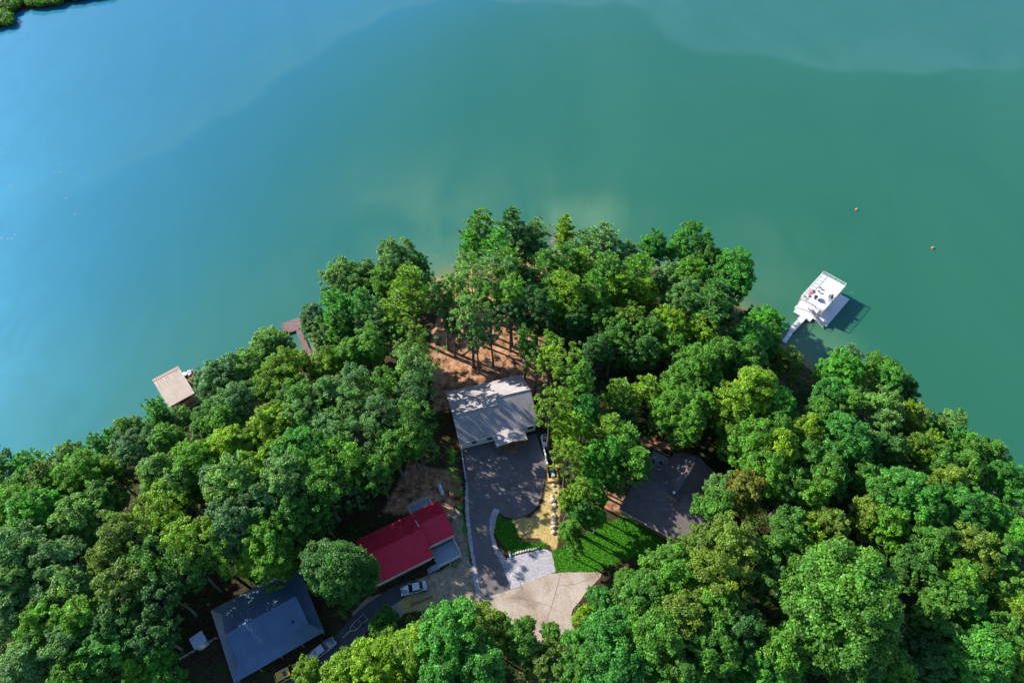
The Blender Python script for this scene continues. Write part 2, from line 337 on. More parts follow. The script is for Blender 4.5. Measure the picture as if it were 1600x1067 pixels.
# edge of the wind-ruffled water: a line of points running across the far lake
RIP = [(-135.17,148.14), (-115.44,165.19), (-97.33,190.95), (-80.72,220.98), (-66.06,241.51), (-49.22,259.34), (-25.21,269.87), (40.39,270.39), (51.03,264.29), (55.57,242.41), (64.38,230.98), (86.82,228.43), (108.30,223.43), (156.96,220.98), (241.65,213.02), (900,300), (900,900), (-900,900), (-900,300), (-237.71,125.58)]
def wattr(X, Y):
    d = -sdist(X, Y, SHORE)
    p = np.zeros(X.shape)
    for (c, r, s) in PL: p = np.maximum(p, s*np.exp(-(((X-c[0])/(r*1.5))**2+((Y-c[1])/r)**2)))
    rp = np.clip(.5+sdist(X, Y, RIP)/np.clip(26-X*.06, 9, 40), 0, 1)
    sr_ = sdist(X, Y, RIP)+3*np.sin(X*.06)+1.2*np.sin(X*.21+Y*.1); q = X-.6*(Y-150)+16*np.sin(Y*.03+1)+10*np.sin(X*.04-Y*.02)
    sky_blue_ = 1/(1+np.exp((q+82)/32.))  # share of sky reflection painted into the water colour, rising leftwards
    return {'shore': np.exp(-np.clip(d, 0, None)/2.6)*.9, 'plume': p, 'ripple': .31+.14*rp, 'clear': sky_blue_, 'slick_sheen': np.where(sr_ > -1.5, np.clip((sr_+1.5)/3, 0, 1)*(.25+.75*np.exp(-np.clip(sr_, 0, None)/22)), 0)*.42*np.clip((X+160)/90, .25, 1)}  # last two: painted sky blue and painted sheen beyond the ripple front
wxs = np.concatenate([np.arange(-3000,-330,180), np.arange(-330,330,2.5), np.arange(330,3001,180)])
wys = np.concatenate([np.arange(-600,0,100), np.arange(0,300,2.), np.arange(300,400,10), np.arange(400,3001,180)])
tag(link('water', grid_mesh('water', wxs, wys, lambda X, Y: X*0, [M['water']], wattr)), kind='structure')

# ------------------------------------------------------------------ paved and stony surfaces
def sheet(name, pts, z, m, rnd=0):
    q = []
    n = len(pts)
    for i in range(n):                                   # Chaikin-free densify with slight ragged edge
        a = pts[i]; b = pts[(i+1) % n]; L_ = math.hypot(b[0]-a[0], b[1]-a[1]); k = max(1, int(L_/.6)) if rnd else 1
        for j in range(k):
            t = j/k; q.append((a[0]+(b[0]-a[0])*t+random.uniform(-rnd, rnd), a[1]+(b[1]-a[1])*t+random.uniform(-rnd, rnd), z))
    me = bpy.data.meshes.new(name); bm = bmesh.new(); f = bm.faces.new([bm.verts.new(p) for p in q])
    bm.normal_update()
    if f.normal.z < 0: bmesh.ops.reverse_faces(bm, faces=[f])
    r = bmesh.ops.extrude_face_region(bm, geom=[f]); 
    for v in [g for g in r['geom'] if isinstance(g, bmesh.types.BMVert)]: v.co.z -= .3
    bmesh.ops.recalc_face_normals(bm, faces=bm.faces); bmesh.ops.triangulate(bm, faces=bm.faces)
    bm.to_mesh(me); bm.free(); me.materials.append(m)
    return tag(link(name, me), kind='structure')
def smooth_pts(p, it=2):
    for _ in range(it):
        q = []
        for i in range(len(p)-1):
            a, b = p[i], p[i+1]; q += [(a[0]*.75+b[0]*.25, a[1]*.75+b[1]*.25), (a[0]*.25+b[0]*.75, a[1]*.25+b[1]*.75)]
        p = [p[0]] + q + [p[-1]]
    return p
EL = [(-10.17,66.86),(-9.72,63.98),(-8.93,60.07),(-8.20,52.65),(-7.18,45.95),(-6.34,41.72),(-5.52,37.21)]
ER = [(-0.06,38.99),(-1.51,43.11),(-3.06,46.19),(-3.95,49.62),(-4.13,52.39),(-3.30,53.94)]
IS = [(-3.30,53.94),(-2.44,53.42),(-1.21,52.33),(0.61,52.20),(3.16,52.91),(5.03,54.59),(6.10,57.90),(6.65,61.73),(7.04,63.98),(6.18,65.41),(5.00,70.41)]
drive = smooth_pts(EL) + smooth_pts(ER) + smooth_pts(IS)
sheet('driveway', drive, 9.055, M['asphalt'])
def concrete_mat():
    m, nt, b, N, L = nodes('worn_pavement'); b.inputs['Roughness'].default_value = .9
    tc = N('ShaderNodeTexCoord'); n1 = N('ShaderNodeTexNoise'); n1.inputs['Scale'].default_value = .22; n1.inputs['Detail'].default_value = 8; n1.inputs['Roughness'].default_value = .7; n1.inputs['Distortion'].default_value = .6
    L(tc.outputs['Object'], n1.inputs['Vector'])
    c = N('ShaderNodeValToRGB'); e = c.color_ramp.elements; e.new(.5); e.new(.6)
    for k, (p, col) in enumerate([(.3,(.17,.14,.115)),(.45,(.34,.265,.20)),(.55,(.38,.33,.29)),(.7,(.46,.36,.26))]): e[k].position = p; e[k].color = (*col, 1)
    L(n1.outputs[0], c.inputs[0])
    n2 = N('ShaderNodeTexNoise'); n2.inputs['Scale'].default_value = 9; L(tc.outputs['Object'], n2.inputs['Vector'])
    mr = N('ShaderNodeMapRange'); mr.inputs[1].default_value = .3; mr.inputs[2].default_value = .7; mr.inputs[3].default_value = .7; mr.inputs[4].default_value = 1.2; L(n2.outputs[0], mr.inputs[0])
    x = N('ShaderNodeMix'); x.data_type = 'RGBA'; x.blend_type = 'MULTIPLY'; x.inputs[0].default_value = 1; L(c.outputs[0], x.inputs[6]); L(mr.outputs[0], x.inputs[7])
    L(x.outputs[2], b.inputs['Base Color']); return m
M['pave'] = concrete_mat()
cul = [(-5.53,37.43),(-3.96,37.99),(-0.06,38.99),(3.44,40.57),(7.85,41.95),(11.54,41.95),(16.39,42.06),(15.59,40.69),(13.04,38.43),(11.81,36.77),(10.26,35.14),(10.48,33.01),(11.36,29.38),(16.35,18.83),(6.04,16.15),(4.31,28.37),(0.00,31.96),(-3.35,35.14)]
sheet('cul_de_sac', smooth_pts(cul, 1), 9.035, M['pave'], .06)
# crack running across the turning circle
ck = MB(); cp = [(8.75,41.60),(8.10,39.55),(7.45,37.65),(6.94,35.90),(6.22,34.39)]
for i in range(4):
    (ax, ay), (bx, by) = cp[i], cp[i+1]; ck.add([(ax-.05,ay,9.042),(ax+.05,ay,9.042),(bx+.05,by,9.042),(bx-.05,by,9.042)], [(0,1,2,3)])
for cp in ([(0.68,39.21),(1.35,37.32),(1.01,35.68),(1.66,33.75)], [(1.35,37.32),(3.94,36.88),(6.94,35.90)], [(8.21,39.55),(11.42,39.89),(13.76,40.69)]):
    for i in range(len(cp)-1):
        (ax, ay), (bx, by) = cp[i], cp[i+1]; ck.add([(ax-.02,ay-.03,9.042),(ax+.02,ay+.03,9.042),(bx+.02,by+.03,9.042),(bx-.02,by-.03,9.042)], [(0,1,2,3)])
tag(ck.build('pavement_crack', M['asphalt']), kind='structure')

sheet('side_driveway', smooth_pts([(-44.74,17.93),(-38.83,23.67),(-31.20,29.59),(-27.21,35.14),(-22.68,38.43),(-18.35,40.69),(-15.11,40.34),(-18.11,38.10),(-22.30,35.14),(-26.11,30.40),(-29.51,24.44),(-35.88,14.41)], 1), 9.03, M['darkasphalt'], .08)  # dark sheet, its colour deepened to hold the shade along this road

def in_poly(x, y, poly): return sdist(np.array([x]), np.array([y]), poly)[0] > 0
def rocks(name, polys, n, r0, r1, z, m, lab, cat):
    """loose stones scattered inside the polygons, one object of stuff"""
    V = []; F = []
    base = np.array([(1,0,0),(-1,0,0),(0,1,0),(0,-1,0),(0,0,1),(.6,.6,.55),(-.6,.6,.55),(-.6,-.6,.55),(.6,-.6,.55)])
    tri = [(4,5,6),(4,6,7),(4,7,8),(4,8,5),(0,2,5),(2,1,6),(1,3,7),(3,0,8),(5,2,6),(6,1,7),(7,3,8),(8,0,5)]
    A = []
    for p in polys:
        px = [q[0] for q in p]; py = [q[1] for q in p]
        X = rng.uniform(min(px), max(px), n*6); Y = rng.uniform(min(py), max(py), n*6)
        k = sdist(X, Y, p) > 0; A.append(np.stack([X[k], Y[k]], 1))
    for a in A:
        a = a[:n]
        for (x, y) in a:
            r = rng.uniform(r0, r1); an = rng.uniform(0, 6.28); c, s = math.cos(an), math.sin(an)
            b = base*(rng.uniform(.7, 1.3, base.shape))*r*np.array([1.2, .85, .7])
            b = np.stack([b[:,0]*c-b[:,1]*s+x, b[:,0]*s+b[:,1]*c+y, b[:,2]+z], 1)
            k = len(V); V += b.tolist(); F += [(t[0]+k, t[1]+k, t[2]+k) for t in tri]
    return tag(link(name, raw_mesh(name, V, F, [m], k=3)), lab, cat, kind='stuff')
RL = [(-9.04,59.80),(-8.90,53.42),(-7.93,47.16),(-7.08,42.99),(-6.88,40.69),(-5.85,36.99),(-5.41,37.43),(-6.28,41.72),(-7.12,45.95),(-8.14,52.65),(-8.79,59.80)]
RR = [(-4.13,52.65),(-3.43,54.20),(-2.32,53.81),(-2.91,52.39),(-3.46,49.00),(-2.59,46.19),(-1.17,44.52),(0.00,42.99),(1.71,39.44),(-0.11,38.88),(-1.62,43.11),(-3.30,46.19),(-4.19,49.62)]
GP = [(-1.40,44.29),(-0.23,44.76),(3.53,45.71),(5.66,46.31),(7.29,45.71),(7.85,42.06),(0.00,39.10)]
sheet('gravel_bed', GP, 9.028, M['rock'], .1)
rocks('riprap', [RL, RR], 1800, .05, .14, 9.04, M['rock'], 'pale broken rock edging both sides of the lower driveway', 'riprap')
rocks('gravel', [GP], 9000, .025, .07, 9.03, M['rock'], 'pale lavender gravel pad between driveway, cul-de-sac and lawn', 'gravel')

# grass blades on the lawn and verge
def grass_tufts():
    V = []; 
    P0 = []
    for p, n in zip(GRASS, (9000, 3500, 350, 150, 100)):
        px = [q[0] for q in p]; py = [q[1] for q in p]
        X = rng.uniform(min(px), max(px), n*2); Y = rng.uniform(min(py), max(py), n*2); k = sdist(X, Y, p) > .1
        P0.append(np.stack([X[k], Y[k]], 1)[:n])
    P0 = np.concatenate(P0); n = len(P0); a = rng.uniform(0, 6.28, n); h = rng.uniform(.06, .18, n); w = .07
    dx, dy = np.cos(a)*w, np.sin(a)*w; lx, ly = rng.normal(0, .05, n), rng.normal(0, .05, n)
    z = ground(P0[:,0], P0[:,1])
    V = np.stack([np.stack([P0[:,0]-dx, P0[:,1]-dy, z], 1), np.stack([P0[:,0]+dx, P0[:,1]+dy, z], 1), np.stack([P0[:,0]+dx*.3+lx, P0[:,1]+dy*.3+ly, z+h], 1), np.stack([P0[:,0]-dx*.3+lx, P0[:,1]-dy*.3+ly, z+h], 1)], 1).reshape(-1, 3)
    t = np.repeat(rng.uniform(.6, 1.5, n), 4)
    o = link('grass', raw_mesh('grass', V, np.arange(4*n).reshape(-1, 4), [M['leaf']], {'tint': t, 'warm': t*0+.15}))
    o.color = (.045,.23,.016,1); tag(o, 'short bright green grass on the lawn and driveway verges', 'grass', kind='stuff')
grass_tufts()

# ------------------------------------------------------------------ trees
def rot_frames(N_):
    """two tangent vectors for each normal"""
    up = np.where(np.abs(N_[:, 2:3]) < .9, np.array([[0,0,1.]]), np.array([[1.,0,0]]))
    U = np.cross(up, N_); U /= np.linalg.norm(U, axis=1, keepdims=True)+1e-9
    return U, np.cross(N_, U)
def leaves(P_, N_, size, aspect=.62, r=rng):
    n = len(P_); N_ = N_/(np.linalg.norm(N_, axis=1, keepdims=True)+1e-9); U, V = rot_frames(N_)
    a = r.uniform(0, 2*PI, n)[:, None]; A = U*np.cos(a)+V*np.sin(a); B = np.cross(N_, A)
    s = (size*r.uniform(.65, 1.35, n))[:, None]; w = s*aspect
    fold = N_*s*r.uniform(-.18, .18, n)[:, None]
    q = np.stack([P_-A*s, P_-B*w+fold, P_+A*s, P_+B*w+fold], 1).reshape(-1, 3)
    return q
def unit(r, n):
    v = r.normal(size=(n, 3)); return v/np.linalg.norm(v, axis=1, keepdims=True)
def tree_mesh_broad(seed, H, R, nclump, per, clear=.3, leaf=.3, squash=1.0, loose=0.):
    r = np.random.default_rng(seed)
    h0 = H*clear; hc = (H-h0)
    # bough centres fill a lumpy dome
    C = []; S_ = []
    bumps = [(unit(r, 1)[0]*np.array([1,1,.5]), r.uniform(.6, 1.3)) for _ in range(8)]
    tries = 0
    while len(C) < nclump and tries < 20000:
        tries += 1
        d = unit(r, 1)[0]
        if d[2] < -.55: continue
        rad = r.uniform(.25, 1)**.45 if r.uniform() > .12 else r.uniform(.2, .8)
        k = 1.0
        for (b, s) in bumps: k *= 1+(s-1)*max(0, float(np.dot(d, b)))**2*1.4
        rad *= k
        cl = r.uniform(.10, .205)*R*(1.05-.25*rad)
        p = np.array([d[0]*(R-cl*.7)*rad, d[1]*(R-cl*.7)*rad, h0+hc*.42+d[2]*(hc*.56-cl*.5)*rad*squash])
        if C and min(np.linalg.norm(p-c)/(cl+s) for c, s in zip(C, S_)) < .42: continue
        C.append(p); S_.append(cl)
    cen = np.array([0, 0, h0+hc*.4])
    Q = []; T = []; Wm = []
    for c, s in zip(C, S_):
        n = int(per*(s/(.2*R))**2*r.uniform(.75, 1.2)); out = (c-cen); out /= np.linalg.norm(out)+1e-6
        d = unit(r, n*2); keep = (d@out > -.45-.3*r.uniform(size=n*2)) & (d[:,2] > -.75); d = d[keep][:n]
        # frond lumps on the bough
        lump = unit(r, 9); ll = np.max(np.clip(d@lump.T, 0, 1)**10, axis=1)
        rad = s*(.60+.55*ll)*(1-loose*.5*r.uniform(size=len(d))**2)*r.uniform(.72, 1.16, len(d))
        P_ = c+d*rad[:, None]*np.array([1.22, 1.22, .72])
        N_ = d*.5+out*.25+np.array([0,0,.55])+r.normal(size=d.shape)*.62
        Q.append(leaves(P_, N_, leaf, r=r))
        wo_ = max(0, r.normal(0, .16)); ct = r.uniform(.68, 1.3); t = ct*r.uniform(.7, 1.3, len(d))*(.85+.35*ll)
        T.append(np.repeat(t, 4)); Wm.append(np.repeat(np.clip(r.normal(.10+wo_, .14, len(d)), 0, .85), 4))
    V = np.concatenate(Q); nf = len(V)//4
    me = raw_mesh('crown', V, np.arange(4*nf).reshape(-1, 4), [M['leaf']], {'tint': np.concatenate(T), 'warm': np.concatenate(Wm)})
    # trunk and limbs
    mb = MB(); tw = .022*H*.5+.06; pts = [(0,0,-.6)]; x = y = 0
    for k in range(1, 6):
        x += r.normal(0, .03*R); y += r.normal(0, .03*R); pts.append((x, y, h0*k/5+(hc*.5)*(k/5)**2*.9))
    mb.path(pts, [tw*1.35, tw, tw*.85, tw*.7, tw*.5, tw*.3], 8)
    order = r.permutation(len(C))[:16]
    for i in order:
        c = C[i]; zb = h0*.75+(c[2]-h0)*.35; zb = max(h0*.7, min(zb, pts[-1][2])); t = zb/pts[-1][2]
        st = np.array([pts[-1][0]*t, pts[-1][1]*t, zb]); mid = st*.45+c*.55+np.array([0,0,-.06*H*.5])+r.normal(0, .15, 3)
        mb.path([tuple(st), tuple(mid), tuple(c)], [tw*.42, tw*.26, tw*.1], 5)
    return me, mb
def tree_mesh_pine(seed, H, R, clear=.45, layers=9, per=70, feather=False):
    r = np.random.default_rng(seed); Q = []; T = []; Wm = []; mb = MB(); tw = .011*H+.05
    lean = r.normal(0, .35, 2); top = np.array([lean[0], lean[1], H*.97])
    def tr(z): return np.array([lean[0]*(z/H)**2, lean[1]*(z/H)**2, z])
    mb.path([tuple(tr(z)) if z > 0 else (0,0,-.6) for z in (0, H*.2, H*.4, H*.6, H*.8, H*.95)], [tw*1.25, tw, tw*.9, tw*.7, tw*.45, tw*.12], 8)
    ztop = H*.95
    for l in range(layers):
        f = l/(layers-1); z = H*clear+(ztop-H*clear)*f
        if feather: rad = R*(1-f)**.6+.25; nb = 7
        else: rad = R*(.55+.75*math.sin(PI*min(1, .25+.75*f)))*r.uniform(.65, 1.1)*(1-.35*f); nb = r.integers(4, 7)
        a0 = r.uniform(0, 6.28)
        for b in range(nb):
            a = a0+b*2*PI/nb+r.normal(0, .3); L_ = rad*r.uniform(.6, 1.12); st = tr(z-.04*H*r.uniform(0, 1))
            rise = (.25 if feather else .38)*L_*r.uniform(.4, 1.3); e = st+np.array([math.cos(a)*L_, math.sin(a)*L_, rise])
            mb.path([tuple(st), tuple((st+e)/2+np.array([0,0,-.08*L_])), tuple(e)], [tw*.22, tw*.14, tw*.05], 4)
            nt_ = max(2, int(L_/ (.42 if feather else .5)))
            for k in range(nt_):
                g = (k+1)/nt_
                if not feather and g < .3: continue
                c = st*(1-g)+e*g+np.array([0,0,-.08*L_*math.sin(PI*g)])
                side = 0 if feather and k == nt_-1 else r.normal(0, (.16 if feather else .3)*L_*.6)
                c = c+np.array([-math.sin(a), math.cos(a), 0])*side+np.array([0,0,r.normal(0,.12)])
                n = int(per*r.uniform(.6, 1.3)); d = unit(r, n); d[:,2] = np.abs(d[:,2])*.8-.15*r.uniform(size=n)
                s = r.uniform(.42, .72)*(1 if not feather else .75)*(R/3.5)**.5
                P_ = c+d*(s*r.uniform(.3, 1., n))[:, None]
                # needle sprays point outwards
                A = d/(np.linalg.norm(d, axis=1, keepdims=True)+1e-9); rnd = unit(r, n)*.6+np.array([0,0,1.]); B = np.cross(A, rnd); B /= np.linalg.norm(B, axis=1, keepdims=True)+1e-9
                s1 = r.uniform(.2, .36, n)[:, None]; w1 = s1*.30
                Q.append(np.stack([P_-A*s1, P_-B*w1, P_+A*s1, P_+B*w1], 1).reshape(-1, 3))
                ct = r.uniform(.75, 1.3); T.append(np.repeat(ct*r.uniform(.7, 1.35, n), 4)); Wm.append(np.repeat(np.clip(r.normal(.1, .1, n), 0, .6), 4))
    V = np.concatenate(Q)
    return raw_mesh('crown', V, np.arange(len(V)).reshape(-1, 4), [M['needle']], {'tint': np.concatenate(T), 'warm': np.concatenate(Wm)}), mb
def tree_mesh_dead(seed, H, R):
    r = np.random.default_rng(seed); mb = MB(); tw = .15
    mb.path([(0,0,-.5),(.1,0,H*.4),(.1,.2,H*.7),(0,.1,H)], [tw, tw*.8, tw*.5, .03], 6); tips = MB()
    for k in range(46):
        z = H*r.uniform(.45, .98); a = r.uniform(0, 6.28); L_ = R*r.uniform(.5, 1.1); e = (math.cos(a)*L_, math.sin(a)*L_, z+L_*.5)
        m_ = (e[0]*.5, e[1]*.5, z+L_*.15); tips.path([(.05,.05,z), m_, e], [.07,.045,.015], 4)
        for j in range(6):
            f = r.uniform(.4, 1); p = (e[0]*f, e[1]*f, z+L_*.5*f); q = tuple(np.array(p)+unit(r,1)[0]*.8); tips.tube(p, q, .02, .006, 3)
    return tips, mb

PROTO = {}
def proto(key, me, mb, bark):
    t = empty('broadleaf_tree' if key[0] in 'BTSL' else 'dead_tree' if key[0] == 'X' else 'pine_tree', (0,0,0))
    tr = mb.build('trunk', M[bark], t, smooth=True)
    if isinstance(me, MB): cr = me.build('crown', M['deadwood'], t)
    else: cr = link('crown', me, t)
    PROTO[key] = [t, False]
VAR = {}     # class -> list of (key, H, R)
def mkvar(cls, idx, H, R, res, bark='bark'):
    key = f'{cls}{idx}'; proto(key, *res, bark); VAR.setdefault(cls, []).append((key, H, R))
for i in range(3): mkvar('BL', i, 24, 8.0, tree_mesh_broad(100+i, 24, 8.0, 330, 620, .25, .19))
for i in range(6): mkvar('BM', i, 20.5, 5.3, tree_mesh_broad(200+i, 20.5, 5.3, 185, 390, .34, .17), 'bark' if i % 2 else 'barkpale')
for i in range(7): mkvar('BS', i, 18, 4.0, tree_mesh_broad(300+i, 18, 4.0, 120, 300, .38, .155), 'barkpale')
for i in range(4): mkvar('L', i, 19, 4.6, tree_mesh_broad(350+i, 19, 4.6, 78, 170, .42, .16, loose=.75), 'barkpale')
for i in range(4): mkvar('T', i, 23, 3.4, tree_mesh_broad(400+i, 23, 3.4, 85, 190, .46, .15, loose=.75))
for i in range(5): mkvar('P', i, 22, 4.0, tree_mesh_pine(500+i, 22, 4.0, .5, 8, 62))
mkvar('F', 0, 16, 3.6, tree_mesh_pine(600, 16, 3.6, .3, 9, 34, True))
mkvar('X', 0, 14, 2.2, tree_mesh_dead(700, 14, 2.2), 'deadwood')
mkvar('S', 0, 5, 2.0, tree_mesh_broad(800, 5, 2.0, 22, 70, .08, .16))
TONE = {'m': (.090,.270,.028), 'g': (.068,.285,.034), 'y': (.150,.315,.020), 'b': (.112,.275,.078), 'd': (.060,.195,.032), 'o': (.135,.250,.030), 'r': (.42,.17,.012), 'q': (.20,.24,.03)}
